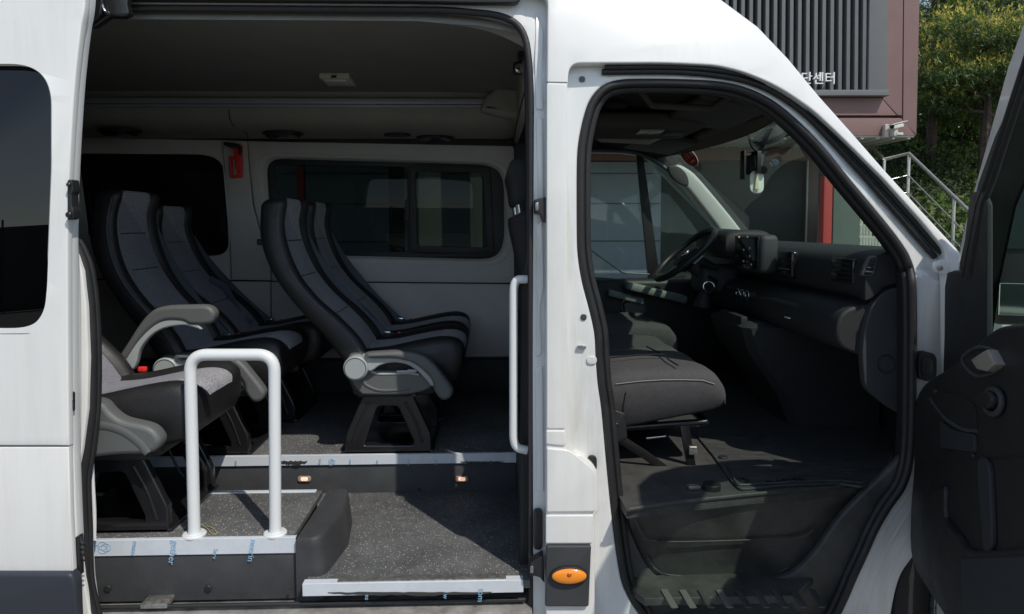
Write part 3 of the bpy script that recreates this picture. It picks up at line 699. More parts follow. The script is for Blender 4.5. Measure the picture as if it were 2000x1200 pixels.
# ================================================================ PASSENGER SEATS
def lerp_rows(rows, n):
    """Catmull interpolation of rows of 2-D pairs"""
    flat = [tuple(v for p in r for v in p) for r in rows]
    out = []; N = len(flat)
    for i in range(N - 1):
        p1, p2 = flat[i], flat[i + 1]; p0 = flat[i - 1] if i else tuple(2 * a - b for a, b in zip(p1, p2)); p3 = flat[i + 2] if i + 2 < N else tuple(2 * a - b for a, b in zip(p2, p1))
        for k in range(n):
            t = k / n
            out.append(tuple(.5 * (2 * b + (c - a) * t + (2 * a - 5 * b + 4 * c - d) * t * t + (3 * b - a - 3 * c + d) * t ** 3) for a, b, c, d in zip(p0, p1, p2, p3)))
    out.append(flat[-1])
    return [((r[0], r[1]), (r[2], r[3])) for r in out]
def uw(px, py): return ((px - 757) / 480, (890 - py) / 480)
WS = .44
def make_seat(loc, arm='droop', recline=0.0, ped_dx=0.0, group_label=None, far_arm=False, belt=True, ped=True):
    T = Matrix.Translation(Vector(loc))
    def fin(o, par=None):
        o.data.transform(T)
        return o
    # --- cushion (the seat part itself)
    st = [((-.17, .36), (-.17, .395)), ((-.15, .31), (-.14, .422)), ((-.08, .275), (-.07, .430)), ((.0, .262), (.0, .438)), ((.09, .262), (.08, .455)), ((.17, .272), (.165, .472)), ((.235, .280), (.235, .480)), ((.282, .295), (.283, .472)), ((.305, .325), (.310, .450)), ((.312, .355), (.318, .420))]
    rows = lerp_rows(st, 3)
    W = WS
    vs = [(.0, .10), (.0, .55), (.004, .80), (.016, .93), (.040, 1.0), (.066, .985), (.085, .93), (.098, .895), (.104, .915), (.12, .925), (.15, .935), (.185, .93), (W / 2, .925), (W - .185, .93), (W - .15, .935), (W - .12, .925), (W - .104, .915), (W - .098, .895), (W - .085, .93), (W - .066, .985), (W - .040, 1.0), (W - .016, .93), (W - .004, .80), (W, .55), (W, .10), (W - .03, .0), (W / 2, .0), (.03, .0)]
    rings = []
    nr = len(rows)
    for i, (b, f) in enumerate(rows):
        s = i / (nr - 1); k = 1 - .10 * max(0, s - .75) / .25 * 1.0
        if s > .9: k -= .10 * (s - .9) / .1
        rings.append([Vector((b[0] + (f[0] - b[0]) * t, W / 2 + (v - W / 2) * k, b[1] + (f[1] - b[1]) * t)) for v, t in vs])
    def mf(i, k): return 1 if 7 <= k <= 12 else (2 if k in (6, 13) else 0)
    cush = fin(loft('passenger_seat', rings, [LEA, FAB, LEA], VAN, matfn=lambda i, k: (1 if i < 17 else 3) if 7 <= k <= 16 else 0, smooth=60)); vp(cush)
    cush.data.materials.append(FABL)
    S = cush
    # front waterfall pad
    # --- backrest
    back = [(510, 402), (508, 440), (514, 480), (530, 522), (556, 566), (590, 610), (628, 652), (660, 694), (684, 722)][::-1]
    frnt = [(562, 398), (556, 437), (567, 488), (590, 538), (625, 583), (668, 622), (700, 656), (718, 684), (728, 704)][::-1]
    piv = Vector((-.11, 0, .375)); rot = Matrix.Translation(piv) @ Matrix.Rotation(-recline, 4, 'Y') @ Matrix.Translation(-piv)
    rows = lerp_rows([(uw(*a), uw(*b)) for a, b in zip(back, frnt)], 9)
    vb = [(.0, .22), (.0, .50), (.0, .78), (.010, .94), (.028, 1.0), (.046, .97), (.058, .86), (.066, .77), (.076, .80), (.11, .81), (.145, .815), (.17, .82), (.195, .805), (W / 2, .80), (W - .195, .805), (W - .17, .82), (W - .145, .815), (W - .11, .81), (W - .076, .80), (W - .066, .77), (W - .058, .86), (W - .046, .97), (W - .028, 1.0), (W - .010, .94), (W, .78), (W, .50), (W, .22), (W - .018, .05), (W - .06, .0), (W / 2, -.03), (.06, .0), (.018, .05)]
    rings = []; nr = len(rows)
    def ring(b, f, k, tk=1.0, lift=(0, 0)):
        mx = ((b[0] + f[0]) / 2, (b[1] + f[1]) / 2)
        return [rot @ Vector((mx[0] + (b[0] + (f[0] - b[0]) * t - mx[0]) * tk + lift[0], W / 2 + (v - W / 2) * k, mx[1] + (b[1] + (f[1] - b[1]) * t - mx[1]) * tk + lift[1])) for v, t in vb]
    kk = []
    for i, (b, f) in enumerate(rows):
        s = i / (nr - 1); k = 1 - .16 * max(0, min(1, (s - .55) / .35)) ** 1.5; kk.append(k)
        rings.append(ring(b, f, k))
    b, f = rows[-1]; k = kk[-1]
    for j, (dk, tk, up) in enumerate(((.985, .97, .010), (.95, .88, .021), (.88, .70, .029), (.70, .45, .033), (.4, .2, .034))):
        rings.append(ring(b, f, k * dk, tk, (.004 * j, up)))
    def bmf(i, kx):
        if not 8 <= kx <= 17: return 0
        s = i / (nr - 1)
        if s > .76 + (17 - kx) * .026: return 2
        return 1
    bk = fin(loft('backrest', rings, [LEA, FAB, FABL], S, matfn=bmf, smooth=60))
    # stitched piping along the bolster and cross seams
    crest = [rot @ Vector((b[0] + (f[0] - b[0]) * .79, W / 2 + (.0 - W / 2) * kq - .0008, b[1] + (f[1] - b[1]) * .79)) for (b, f), kq in zip(rows, kk)]
    fin(tube('piping', crest, .0022, GPL, bk, seg=6))
    for s in (.40, .62, .80):
        i = int(s * (nr - 1)); b, f = rows[i]
        pts = [rot @ Vector((b[0] + (f[0] - b[0]) * .815, W / 2 + (v - W / 2) * kk[i], b[1] + (f[1] - b[1]) * .815)) for v in (.11, .18, .26, .33)]
        fin(tube('seam', pts, .0022, BLK, bk, seg=6))
    hk = rot @ Vector((*([uw(503, 472)[0]]), .10, uw(503, 472)[1]))
    fin(disc('coat_hook', hk, .013, .03, (-1, 0, 0), BLK, bk, seg=14))
    # --- side shroud, recliner disc, lever
    def cv(x, y): return uw(640 + x / 4.286, 640 + y / 4.286)
    sh = [cv(*p) for p in [(178, 340), (200, 395), (240, 470), (295, 535), (340, 548), (620, 552), (780, 532), (868, 498), (905, 455), (860, 395), (760, 368), (620, 352), (450, 345), (380, 330), (360, 230), (210, 210)]]
    sh = cr(sh, 4, True)
    if arm == 'droop':
        fin(prism('side_shroud', sh, -.035, .02, GPL, S, .008))
        rib = [(lambda q: Vector((q[0], -.036, q[1])))(cv(*p)) for p in cr([(310, 425), (350, 470), (440, 508), (560, 512), (700, 495)], 6)]
        fin(tube('shroud_rib', rib, .006, GPL, S, flat=.5))
        rib = [(lambda q: Vector((q[0], -.036, q[1])))(cv(*p)) for p in cr([(385, 350), (450, 372), (560, 372), (680, 366), (780, 380)], 6)]
        fin(tube('shroud_rib', rib, .005, LGP, S, flat=.5))
        fin(prism('shroud_back', cr([cv(*p) for p in [(170, 300), (190, 440), (240, 545), (330, 575), (740, 560), (600, 400)]], 4, True), -.01, .03, BLK, S, .005))
        arml = cr([cv(*p) for p in [(330, 200), (400, 222), (560, 218), (650, 232), (745, 262), (835, 330), (900, 400), (918, 445), (906, 470), (880, 455), (845, 410), (775, 340), (705, 292), (640, 272), (560, 268), (470, 290), (390, 338), (330, 300)]], 4, True)
        fin(prism('armrest_web', arml, -.066, -.030, LGP, S, .006))
        arm_o = cr([cv(*p) for p in [(352, 200), (370, 180), (500, 170), (620, 165), (730, 174), (830, 206), (900, 258), (970, 345), (1055, 462), (1070, 510), (1045, 558), (1000, 577), (958, 560), (912, 492), (900, 420), (835, 335), (745, 268), (650, 238), (560, 226), (400, 224)]], 4, True)
        fin(prism('armrest', arm_o, -.085, -.030, GPL, S, .014))
        fin(box('release_lever', Vector((*[cv(690, 332)[0]], -.05, cv(690, 358)[1])), Vector((cv(768, 332)[0], -.036, cv(690, 332)[1])), LGP, S, .003))
        fin(tube('lever_rod', [Vector((cv(600, 350)[0], -.040, cv(600, 350)[1])), Vector((cv(700, 347)[0], -.040, cv(700, 347)[1]))], .003, CHR, S))
        dcx = cv(275, 305)
        d1 = fin(disc('recliner_cover', (dcx[0], -.058, dcx[1]), .0485, .05, (0, -1, 0), LGP, S, seg=40, bev=.004))
        fin(tube('cover_ring', [Vector((dcx[0] + .042 * math.cos(a), -.0835, dcx[1] + .042 * math.sin(a))) for a in [j * math.pi / 20 for j in range(40)]], .0016, GPL, d1, closed=True, seg=6))
    elif arm == 'low':
        s2 = 2.1 / F
        ox, oz = loc[0], loc[2]
        def q(px, py): v = P(px, py, loc[1] - .05); return (v.x - ox, v.z - oz)
        pl = cr([q(*p) for p in [(120, 770), (185, 776), (210, 783), (228, 802), (250, 816), (298, 828), (318, 845), (321, 862), (303, 879), (250, 882), (120, 882)]], 5, True)
        fin(prism('armrest', pl, -.085, -.025, GPL, S, .014))
        rib = [(lambda v: Vector((v[0], -.086, v[1])))(q(*p)) for p in cr([(186, 830), (215, 825), (250, 835), (280, 855), (300, 878)], 6)]
        fin(tube('shroud_rib', rib, .012, GPL, S, flat=.3))
        fin(box('side_shroud', (-.2, -.03, .24), (.18, .02, .36), BLK, S, .02))
    if far_arm:
        def q(x, y): v = P(x / 3, 350 + y / 3, loc[1] + WS + .03); return (v.x - loc[0], v.z - loc[2])
        dk = cr([q(*p) for p in [(700, 1060), (760, 960), (830, 850), (880, 790), (930, 755), (1000, 740), (1120, 736), (1220, 737), (1262, 762), (1272, 800), (1240, 845), (1130, 850), (1080, 828), (980, 828), (900, 872), (820, 955), (730, 1090)]], 4, True)
        fin(prism('armrest', dk, WS + .005, WS + .06, GPL, S, .014))
        lt = cr([q(*p) for p in [(690, 1110), (790, 1115), (830, 1000), (880, 930), (940, 885), (1010, 862), (1100, 855), (1190, 880), (1160, 840), (1080, 818), (980, 820), (900, 862), (820, 945), (715, 1085)]], 4, True)
        fin(prism('armrest_web', lt, WS + .012, WS + .045, LGP, S, .006))
        bkl = box('buckle', (q(800, 0)[0], WS - .01, q(0, 1110)[1] - .01), (q(850, 0)[0], WS + .005, q(0, 1096)[1]), RED, S, .004); fin(bkl)
    else:
        fin(box('buckle', (-.012, WS - .02, .428), (.004, WS - .010, .440), RED, S, .004))
    # --- pedestal
    if ped:
        tr = [cv(*p) for p in [(135, 1083), (875, 1078), (870, 900), (862, 885), (722, 575), (712, 562), (310, 562), (298, 575), (160, 880), (150, 910)]]
        ho = rnd([cv(300, 1000), cv(318, 960), cv(418, 675), cv(445, 665), cv(575, 665), cv(598, 680), cv(722, 965), cv(715, 1003)], .01, 4)
        tr = [(a + ped_dx, b) for a, b in tr]; ho = [(a + ped_dx, b) for a, b in ho]
        def ped_plate(y, par, nm):
            loops = orient([tr, ho]); me = curve_mesh(loops, .016, .006)
            bm = bmesh.new(); bm.from_mesh(me); bpy.data.meshes.remove(me)
            for v in bm.verts: v.co = Vector((v.co.x, y - v.co.z, v.co.y))
            return fin(bm_obj(nm, bm, STEEL, par))
        pd = ped_plate(.016, S, 'pedestal')
        ped_plate(.36, pd, 'rear_plate')
        for a, b_ in (((350, 630), (208, 975)), ((655, 630), (798, 985))):
            m_ = ((a[0] + b_[0]) / 2 - (8 if a[0] < 500 else -12), (a[1] + b_[1]) / 2 - 10)
            pts = [(lambda v: Vector((v[0] + ped_dx, .0, v[1])))(cv(*p)) for p in cr([a, m_, b_], 5)]
            fin(tube('pressed_rib', pts, .006, STEEL, pd, flat=.5))
        fin(box('base_rail', (-.19 + ped_dx, .0, .0), (.19 + ped_dx, .38, .012), STEEL, pd, .003))
        fin(box('top_plate', (-.12 + ped_dx, -.0, .235), (.12 + ped_dx, .38, .262), STEEL, pd, .003))
    fin(box('seat_pan', (-.15, .02, .235), (.20, WS - .02, .30), BLK, S, .02))
    # --- belt
    if belt:
        pts = []
        for (px, py) in cr([(597, 462), (622, 505), (660, 555), (704, 605), (745, 645), (764, 658)], 5):
            v = P(px, py, 1.185); pts.append(Vector((v.x + .4238, .405 + 0, v.z - .662)))
        fin(loft('seat_belt', [[(rot @ p) + Vector(o_) for o_ in ((-.020, 0, -.016), (.020, 0, .016), (.0215, .003, .014), (-.0185, .003, -.018))] for p in pts], BELT, bk))
        e = rot @ pts[-4]
        fin(box('belt_tongue', e + Vector((-.004, -.012, .0)), e + Vector((.030, -.006, .012)), CHR, bk, .002))
    return S
XA = P(757, 890, .78).x
ROW = 'twin passenger seats bolted to the raised floor'
s1 = make_seat((XA, .78, .662))
s2 = make_seat((XA, 1.245, .662), arm=None)
s3 = make_seat((XA - .745, .78, .662), recline=R(-6.5))
s4 = make_seat((XA - .69, 1.245, .662), arm=None, recline=R(3))
s5 = make_seat((-1.262, .165, .622), arm='low', ped_dx=.045, far_arm=True, belt=False)
vp(tube('dangling_strap', [P(x, y, .40) for x, y in cr([(322, 860), (335, 890), (350, 920), (359, 932)], 4)], .004, BLK, VAN))
vp(tube('footrest_bar', [P(x, y, .47) for x, y in cr([(345, 850), (372, 880), (395, 910), (400, 960)], 5)], .012, STEEL, VAN, flat=.5))
vp(tube('belt_reel_strap', [P(410, 545, 1.55), P(440, 560, 1.55), P(470, 620, 1.52), P(490, 632, 1.5)], .018, BELT, VAN, flat=.2))
# emergency hammer in its bracket
p0 = P(455, 300, 1.83)
H = empty('emergency_hammer', p0, 'red safety hammer clipped to the pale pillar between the two rear windows', 'hammer')
def hp(name, pts, Y0, Y1, m, holes=(), bev=.002):
    o = plate(name, pts, Y0, Y1, m, H, holes, bev=bev); o.data.transform(Matrix.Translation(-p0)); return o
hp('bracket', rnd([(446, 305), (453, 305), (455, 310), (462, 292), (468, 282), (471, 284), (472, 346), (450, 348)], 2), 1.805, 1.83, RED, [rnd([(451, 311), (461, 311), (463, 341), (453, 342)], 2)])
hp('handle', rnd([(447, 285), (468, 281), (471, 300), (466, 330), (458, 330), (459, 305), (456, 292), (448, 290)], 3), 1.79, 1.815, RED)
hp('hammer_head', rnd([(435, 279), (440, 277), (466, 281), (470, 286), (470, 304), (466, 304), (464, 290), (448, 288), (437, 284)], 3), 1.785, 1.808, BLK)
# ================================================================ CAB
CABF = mat('cab_floor_carpet', (.055, .054, .051), .8, bump=1.0, bscale=260, var=.35, vscale=18)
MATR = mat('rubber_mat', (.055, .057, .056), .5, bump=.9, bscale=70, var=.4, vscale=12, stretch=(1, 8, 1), rvar=.15)
WELL = mat('step_plastic', (.062, .061, .057), .5, bump=.4, bscale=300, var=.5, vscale=7, rvar=.12)
DASH = mat('dash_plastic', (.022, .023, .025), .6, bump=.5, bscale=700)
CABH = mat('cab_headliner', (.09, .085, .075), .95, bump=.5, bscale=900, spec=.1)
ZF = .758
def sheet(name, pts, z, t, m, parent=VAN, bev=.002):
    """horizontal slab with outline given as photo pixels on height z"""
    q = [(lambda v: (v.x, v.y))(PZ(a, b, z) if len((a, b)) == 2 else None) for a, b in pts]
    me = curve_mesh(orient([q]), t / 2, bev)
    me.transform(Matrix.Translation((0, 0, z - t / 2)))
    return mkobj(name, me, m, parent)
fl = [(1224, 995), (1450, 970), (1600, 956), (1690, 946), (1740, 915), (1790, 840), (1790, 700)]
q = [PZ(a, b, ZF) for a, b in fl]
poly = [(v.x, v.y) for v in q] + [(1.66, 1.88), (.10, 1.88), (.10, .17), (q[0].x - .01, .17)]
me = curve_mesh(orient([poly]), .015, .003); me.transform(Matrix.Translation((0, 0, ZF - .015)))
vp(mkobj('cab_floor', me, CABF, VAN))
vp(box('cab_floor_step', (xe + .002, .17, .42), (xe + .02, 1.86, ZF - .03), RISER, VAN, .003))
vp(box('sun_leak_block', (.118, .20, .752), (.145, 1.82, 1.12), BLK, VAN, .004))  # added black panel that stops sun leaking from the cab onto the floor riser
# step well
T0 = [(1224, 999), (1300, 988), (1400, 977), (1500, 967), (1600, 958), (1650, 954), (1700, 946), (1742, 915)]
T1 = [(1240, 1060), (1270, 1120), (1350, 1146), (1450, 1146), (1530, 1128), (1590, 1080), (1640, 1010), (1720, 935)]
T0 = cr(T0, 5); T1 = cr(T1, 5)
A = [PZ(x, y, ZF - .004) for x, y in T0]; B = [P(x, y, .145) for x, y in T1]
for k, b in enumerate(B): b.y = max(.10, min(b.y, A[k].y - .0)) if False else b.y
rings = []
for s in (0, .06, .15, .35, .6, .8, .92, 1.0):
    rings.append([a.lerp(b, s) + Vector((0, (.010 * math.sin(math.pi * s)), 0)) for a, b in zip(A, B)])
vp(loft('step_riser', rings, WELL, VAN, closed=False, caps=False, smooth=60))
tr = [(.42, .16), (1.05, .16), (1.06, .13), (.98, .06), (.92, .0), (.46, .0), (.43, .06)]
me = curve_mesh(orient([tr]), .012, .002); me.transform(Matrix.Translation((0, 0, .456)))
vp(mkobj('step_tread', me, WELL, VAN))
vp(plate('step_cheek', cr([(1196, 985), (1222, 1000), (1240, 1060), (1275, 1120), (1330, 1160), (1300, 1200), (1230, 1200), (1190, 1100)], 5, True), .125, .135, WELL, VAN, bev=.003))
vp(plate('step_cheek', cr([(1500, 1140), (1548, 1122), (1594, 1078), (1644, 1008), (1724, 930), (1790, 880), (1798, 1000), (1740, 1090), (1690, 1262), (1590, 1262), (1560, 1200)], 4, True), .10, .13, WELL, VAN, bev=.01))
PRIB = mat('pale_rib', (.15, .145, .13), .6, bump=.6)  # paler tone for a few of the tread ribs
for i in range(9):
    px = 1300 + i * 36
    a = PZ(px - 3, 1152 + (i % 2), .4725); b = PZ(px + 18, 1187, .4725)
    vp(tube('tread_rib', [a, a.lerp(b, .5), b], .011, PRIB if i in (0, 1, 3) else WELL, VAN, flat=.22))
def onriser(pts, r=.0045, name='pressed_line'):
    out = []
    for x, y in cr(pts, 6):
        # point on the sloping riser: search plane depth where ray meets it
        best = None
        for k in range(len(A) - 1):
            n = (A[k + 1] - A[k]).cross(B[k] - A[k])
            d = ray(x, y); dn = d.dot(n)
            if abs(dn) < 1e-9: continue
            t = (A[k] - CAM).dot(n) / dn; p = CAM + d * t
            s = (p - A[k]).dot((A[k + 1] - A[k])) / (A[k + 1] - A[k]).length_squared
            if best is None or abs(s - .5) < best[0]: best = (abs(s - .5), p)
        out.append(best[1] - ray(x, y).normalized() * .006)
    vp(tube(name, out, r, WELL, VAN, flat=.6))
MT0 = 0
onriser([(1240, 1012), (1252, 1040), (1272, 1056), (1330, 1059), (1450, 1056), (1560, 1050), (1590, 1035)])
onriser([(1262, 1085), (1280, 1112), (1310, 1124), (1400, 1126), (1500, 1124), (1540, 1110)])
onriser([(1228, 996), (1330, 981), (1500, 963), (1640, 951)], .006)
# floor mat with its moulded name
FM = sheet('floor_mat', rnd([(1360, 850, 4), (1392, 888), (1425, 935), (1444, 955, 8), (1560, 946), (1640, 944), (1688, 950, 10), (1728, 930, 10), (1745, 880), (1700, 800), (1500, 770), (1380, 800)], 4), ZF + .009, .008, MATR, None)
setp(FM, 'black ribbed rubber mat lying on the cab floor below the dashboard', 'floor mat')
MB_ = mat('mat_letters', (.012, .012, .012), .5)
a = PZ(1493, 943, ZF + .010); b = PZ(1576, 936, ZF + .010); ang = math.atan2(b.y - a.y, b.x - a.x)
text_obj('moulded_lettering', 'MASTER', .036, Matrix.Translation((a + b) / 2 + Vector((0, 0, .0005))) @ Matrix.Rotation(ang, 4, 'Z') @ Matrix.Diagonal((1.08, 1.0, 1, 1)), MB_, FM, .0012)
for px, py in ((1453, 938), (1412, 893)): disc('fixing_button', PZ(px, py, ZF + .012), .016, .006, (0, 0, 1), BLK, FM, seg=20)
tube('mat_rim', [PZ(x, y, ZF + .012) for x, y in rnd([(1418, 905), (1440, 948, 6), (1560, 941), (1640, 939), (1685, 944)], closed=False)], .0035, MATR, FM)
# lining inside the door seal
in3 = offset_loop(je, 22)
vp(plate('door_opening_lining', [(1100, 115), (1400, 115), (1500, 150), (1600, 215), (1700, 315), (1800, 430), (1860, 500), (1860, 1080), (1790, 1110), (1745, 1200), (1735, 1262), (1100, 1262)], .095, .14, BLK, VAN, [in3], bev=.006, fn=bend, grid=.12))
# ---- front seats
def cushion(name, X0, X1, Y0, Y1, z0, z1, rise, m, parent=VAN, crown=.012, drop=.0):
    rings = []
    for i, s in enumerate((0, .02, .08, .25, .45, .65, .82, .90, .95, .98, .995, 1.0)):
        x = X0 + (X1 - X0) * s
        e = max(0, (s - .84) / .16) ** 3.2; bke = max(0, (.08 - s) / .08)
        zt = z1 + rise * .2 * s + crown * math.sin(math.pi * min(1, s * 1.1)) - e * .055 - bke * .02
        zb = z0 + rise * s + e * .012 + bke * .02
        prof = []
        ny = 10; wob = .003 * math.sin(s * 9)
        for k in range(ny + 1):
            t = k / ny; ed = (2 * abs(t - .5)) ** 6
            prof.append(Vector((x, Y0 + (Y1 - Y0) * t, zt - ed * .010 - .006 * math.sin(math.pi * t) ** 4 + wob * math.sin(t * 7))))
        for yy, dz in ((Y1 + .010, -.026), (Y1 + .012, -.06)): prof.append(Vector((x, yy, zt + dz)))
        prof.append(Vector((x, Y1 + .004, zb + .015))); prof.append(Vector((x, Y1 - .02, zb))); prof.append(Vector((x, Y0 + .02, zb))); prof.append(Vector((x, Y0 - .004, zb + .015)))
        for yy, dz in ((Y0 - .012, -.06), (Y0 - .010, -.026)): prof.append(Vector((x, yy, zt + dz)))
        rings.append(prof)
    o = loft(name, rings, m, parent, smooth=60)
    return vp(o) if parent is VAN else o
bench = cushion('bench_seat', .37, .800, .30, .725, .885, 1.083, .078, CUSH)
def topz(x, X0=.37, X1=.8, z1=1.083, rise=.078): s = (x - X0) / (X1 - X0); return z1 + rise * .2 * s + .012 * math.sin(math.pi * min(1, s * 1.1)) - max(0, (s - .82) / .18) ** 2.2 * .055
SEAMM = mat('seat_seam', (.012, .012, .012), .9); STITCH = mat('pale_stitching', (.30, .30, .30), .8)
tube('seam', [Vector((x, .52, topz(x) + .012)) for x in (.40, .47, .54, .61, .645)], .003, SEAMM, bench, seg=6)
tube('seam', [Vector((x, y, topz(x) + .010)) for x, y in ((.645, .33), (.64, .43), (.645, .52), (.63, .62), (.62, .70))], .003, SEAMM, bench, seg=6)
tube('stitching', [Vector((x, .2865, topz(x) - .030)) for x in (.42, .5, .58, .66, .72, .76)], .0013, STITCH, bench, seg=5)
tube('seam', [Vector((.455, .286, 1.03)), Vector((.447, .289, .98)), Vector((.45, .290, .92))], .0022, SEAMM, bench, seg=5)
b2 = cushion('bench_seat', .37, .795, .735, 1.15, .89, 1.083, .04, CUSH)
b3 = cushion('driver_seat', .38, .89, 1.24, 1.72, .93, 1.115, .03, CUSH)
def seatback(name, X, Y0, Y1, z0, z1, par, head=None):
    rings = []
    for s, th, k in ((0, .10, 1), (.3, .12, 1), (.7, .11, .98), (.92, .09, .9), (1, .04, .75)):
        x = X - .10 * s; z = z0 + (z1 - z0) * s; c = (Y0 + Y1) / 2; h = (Y1 - Y0) / 2 * k
        rings.append([Vector((x - th / 2, c - h * .8, z)), Vector((x + th / 2 * .8, c - h, z)), Vector((x + th / 2, c - h * .7, z)), Vector((x + th / 2 * .8, c, z)), Vector((x + th / 2, c + h * .7, z)), Vector((x + th / 2 * .8, c + h, z)), Vector((x - th / 2, c + h * .8, z))])
    o = loft(name, rings, CUSH, par, smooth=60)
    if head:
        c = (Y0 + Y1) / 2
        hd = box('headrest', (X - .16, c - .13, z1 + .03), (X - .05, c + .13, z1 + .22), CUSH, o, .035, seg=4)
        for k in (-.06, .06): tube('headrest_post', [Vector((X - .105, c + k, z1 - .02)), Vector((X - .105, c + k, z1 + .05))], .006, CHR, hd)
    return o
seatback('backrest', .33, 1.24, 1.72, 1.0, 1.60, b3, True)
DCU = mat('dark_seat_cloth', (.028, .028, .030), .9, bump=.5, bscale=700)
for par_, ya, yb in ((bench, .36, .70), (b2, .76, 1.10)):
    def shift(pts): return [(lambda v: (v.x, v.z))(P(x, y, .36)) for x, y in pts]
    bkr = prism('backrest', cr(shift([(1001, 436), (1010, 420), (1040, 416), (1064, 470), (1084, 600), (1110, 690), (1130, 730), (1080, 740), (1056, 680), (1032, 580), (1014, 500)]), 4, True), ya, yb, DCU, par_, .03)
    hdr = prism('headrest', cr(shift([(993, 330), (999, 311), (1012, 307), (1025, 312), (1030, 340), (1029, 380), (1018, 397), (1004, 393), (999, 360)]), 4, True), ya + .05, yb - .05, DCU, bkr, .02)
    for k_ in (.12, .22): tube('headrest_post', [Vector((P(1012, 380, .36).x, ya + k_, P(0, 385, .36).z)), Vector((P(1017, 430, .36).x, ya + k_, P(0, 430, .36).z))], .006, CHR, hdr)
# bench frame
vp(tube('bench_strut', [P(1212, 858, .33), P(1262, 890, .33), P(1338, 946, .33)], .016, STEEL, VAN, flat=.35))
vp(plate('bench_post', [(1328, 830), (1346, 830), (1366, 948), (1350, 952)], .33, .345, STEEL, VAN, bev=.003))
for px, py in ((1354, 882), (1361, 931)): vp(plate('post_clip', rnd([(px - 8, py - 9), (px + 8, py - 9), (px + 8, py + 7), (px - 8, py + 7)], 2), .318, .33, ALU if py < 900 else STEEL, VAN, bev=.002))
vp(tube('bench_crossbar', [Vector((.42, .34, .89)), Vector((.75, .34, .91))], .012, STEEL, VAN)); vp(tube('bench_crossbar', [Vector((.75, .34, .91)), Vector((.75, 1.1, .91))], .012, STEEL, VAN))
vp(tube('bench_strut', [P(1212, 800, .9), P(1330, 905, .9)], .014, STEEL, VAN))
vp(plate('bench_side_cover', rnd([(1192, 798), (1222, 808), (1226, 858), (1210, 866), (1194, 862)], 6), .285, .33, BLK, VAN, bev=.006))
bo = vp(disc('frame_bolt', P(1203, 829, .275), .008, .03, (-.3, -1, 0), CHR, VAN, seg=12))
vp(disc('floor_anchor', PZ(1390, 950, ZF + .01), .028, .018, (0, 0, 1), BLK, VAN)); vp(box('anchor_foot', PZ(1345, 958, ZF + .002), PZ(1370, 952, ZF + .014) + Vector((0, .03, .0)), ALU, VAN, .002))
vp(box('floor_rail', PZ(1400, 898, ZF) + Vector((-.01, 0, 0)), PZ(1450, 958, ZF + .006), BLK, VAN, .002)) if False else None
# sun-bleached chrome strap hardware under the bench
vp(tube('seat_slider', [P(1262, 856, .42), P(1300, 852, .42)], .006, CHR, VAN))
# ---- dash
dp = [(1.92, 1.42), (1.62, 1.500), (1.45, 1.520), (1.31, 1.518), (1.235, 1.505), (1.205, 1.475), (1.200, 1.39), (1.215, 1.358), (1.245, 1.350), (1.245, 1.343), (1.185, 1.338), (1.135, 1.315), (1.118, 1.26), (1.130, 1.20), (1.20, 1.17), (1.36, 1.15), (1.50, 1.05), (1.60, .92), (1.66, .92), (1.66, 1.38)]
dp2 = rnd([(a, b, .035) for a, b in dp], n=5)
D = vp(prism('dashboard', dp2, .175, 1.80, DASH, VAN, .01))
def dplate(name, pts, Y0, Y1, m, par=D, bev=.004): return plate(name, pts, Y0, Y1, m, par, bev=bev)
ec = dplate('end_cover', rnd([(1690, 760), (1684, 690), (1690, 640), (1703, 596), (1728, 568), (1760, 560), (1800, 562), (1800, 830), (1740, 800)], 18), .150, .180, DGR)
dplate('end_cover', rnd([(1690, 548), (1706, 500, 14), (1730, 494), (1800, 505), (1800, 556), (1756, 554), (1728, 560), (1712, 578), (1690, 590)], 6), .150, .180, DASH)
tube('round_cap', [P(1730 + 17 * math.cos(a), 711 + 17 * math.sin(a), .148) for a in [j * math.pi / 12 for j in range(24)]], .002, DASH, ec, closed=True, seg=6)
sv = dplate('side_vent', rnd([(1703, 500), (1715, 500), (1708, 535), (1703, 540), (1684, 540), (1687, 530), (1697, 505)], 5), .140, .160, GPL)
dplate('vent_mouth', rnd([(1704, 503), (1712, 503), (1705, 533), (1700, 537), (1687, 537), (1699, 507)], 3), .137, .150, BLK, sv, .001)
for k in range(4): tube('vent_vane', [P(1689 + k * 5, 531 - k * 8, .134), P(1705 + k * 2, 532 - k * 8, .134)], .0022, DGR, sv, seg=6)
# vents and panels facing the seats (X = const)
def xbox(name, X0, X1, Y0, Y1, z0, z1, m, par=D, bev=.006): return box(name, (X0, Y0, z0), (X1, Y1, z1), m, par, bev, seg=3)
v1 = xbox('air_vent', 1.196, 1.215, .225, .375, 1.400, 1.485, GBL, bev=.008)
for k in range(4): xbox('vent_vane', 1.1935, 1.1975, .240, .36, 1.417 + k * .016, 1.421 + k * .016, BLK, v1, .001)
v2 = xbox('air_vent', 1.180, 1.215, .655, .785, 1.385, 1.495, GBL, bev=.012)
for k in range(4): xbox('vent_vane', 1.176, 1.182, .67, .77, 1.40 + k * .02, 1.405 + k * .02, GPL if k == 1 else BLK, v2, .001)
sc_ = xbox('screen_housing', 1.115, 1.195, .80, 1.10, 1.395, 1.558, DGR, bev=.022)
xbox('screen', 1.109, 1.119, .815, 1.085, 1.41, 1.55, GBL, sc_, .003)
ICO = emit('icon_glow', (.5, .55, .6), .06); ICY = emit('amber_icon', (.8, .65, .3), .25)
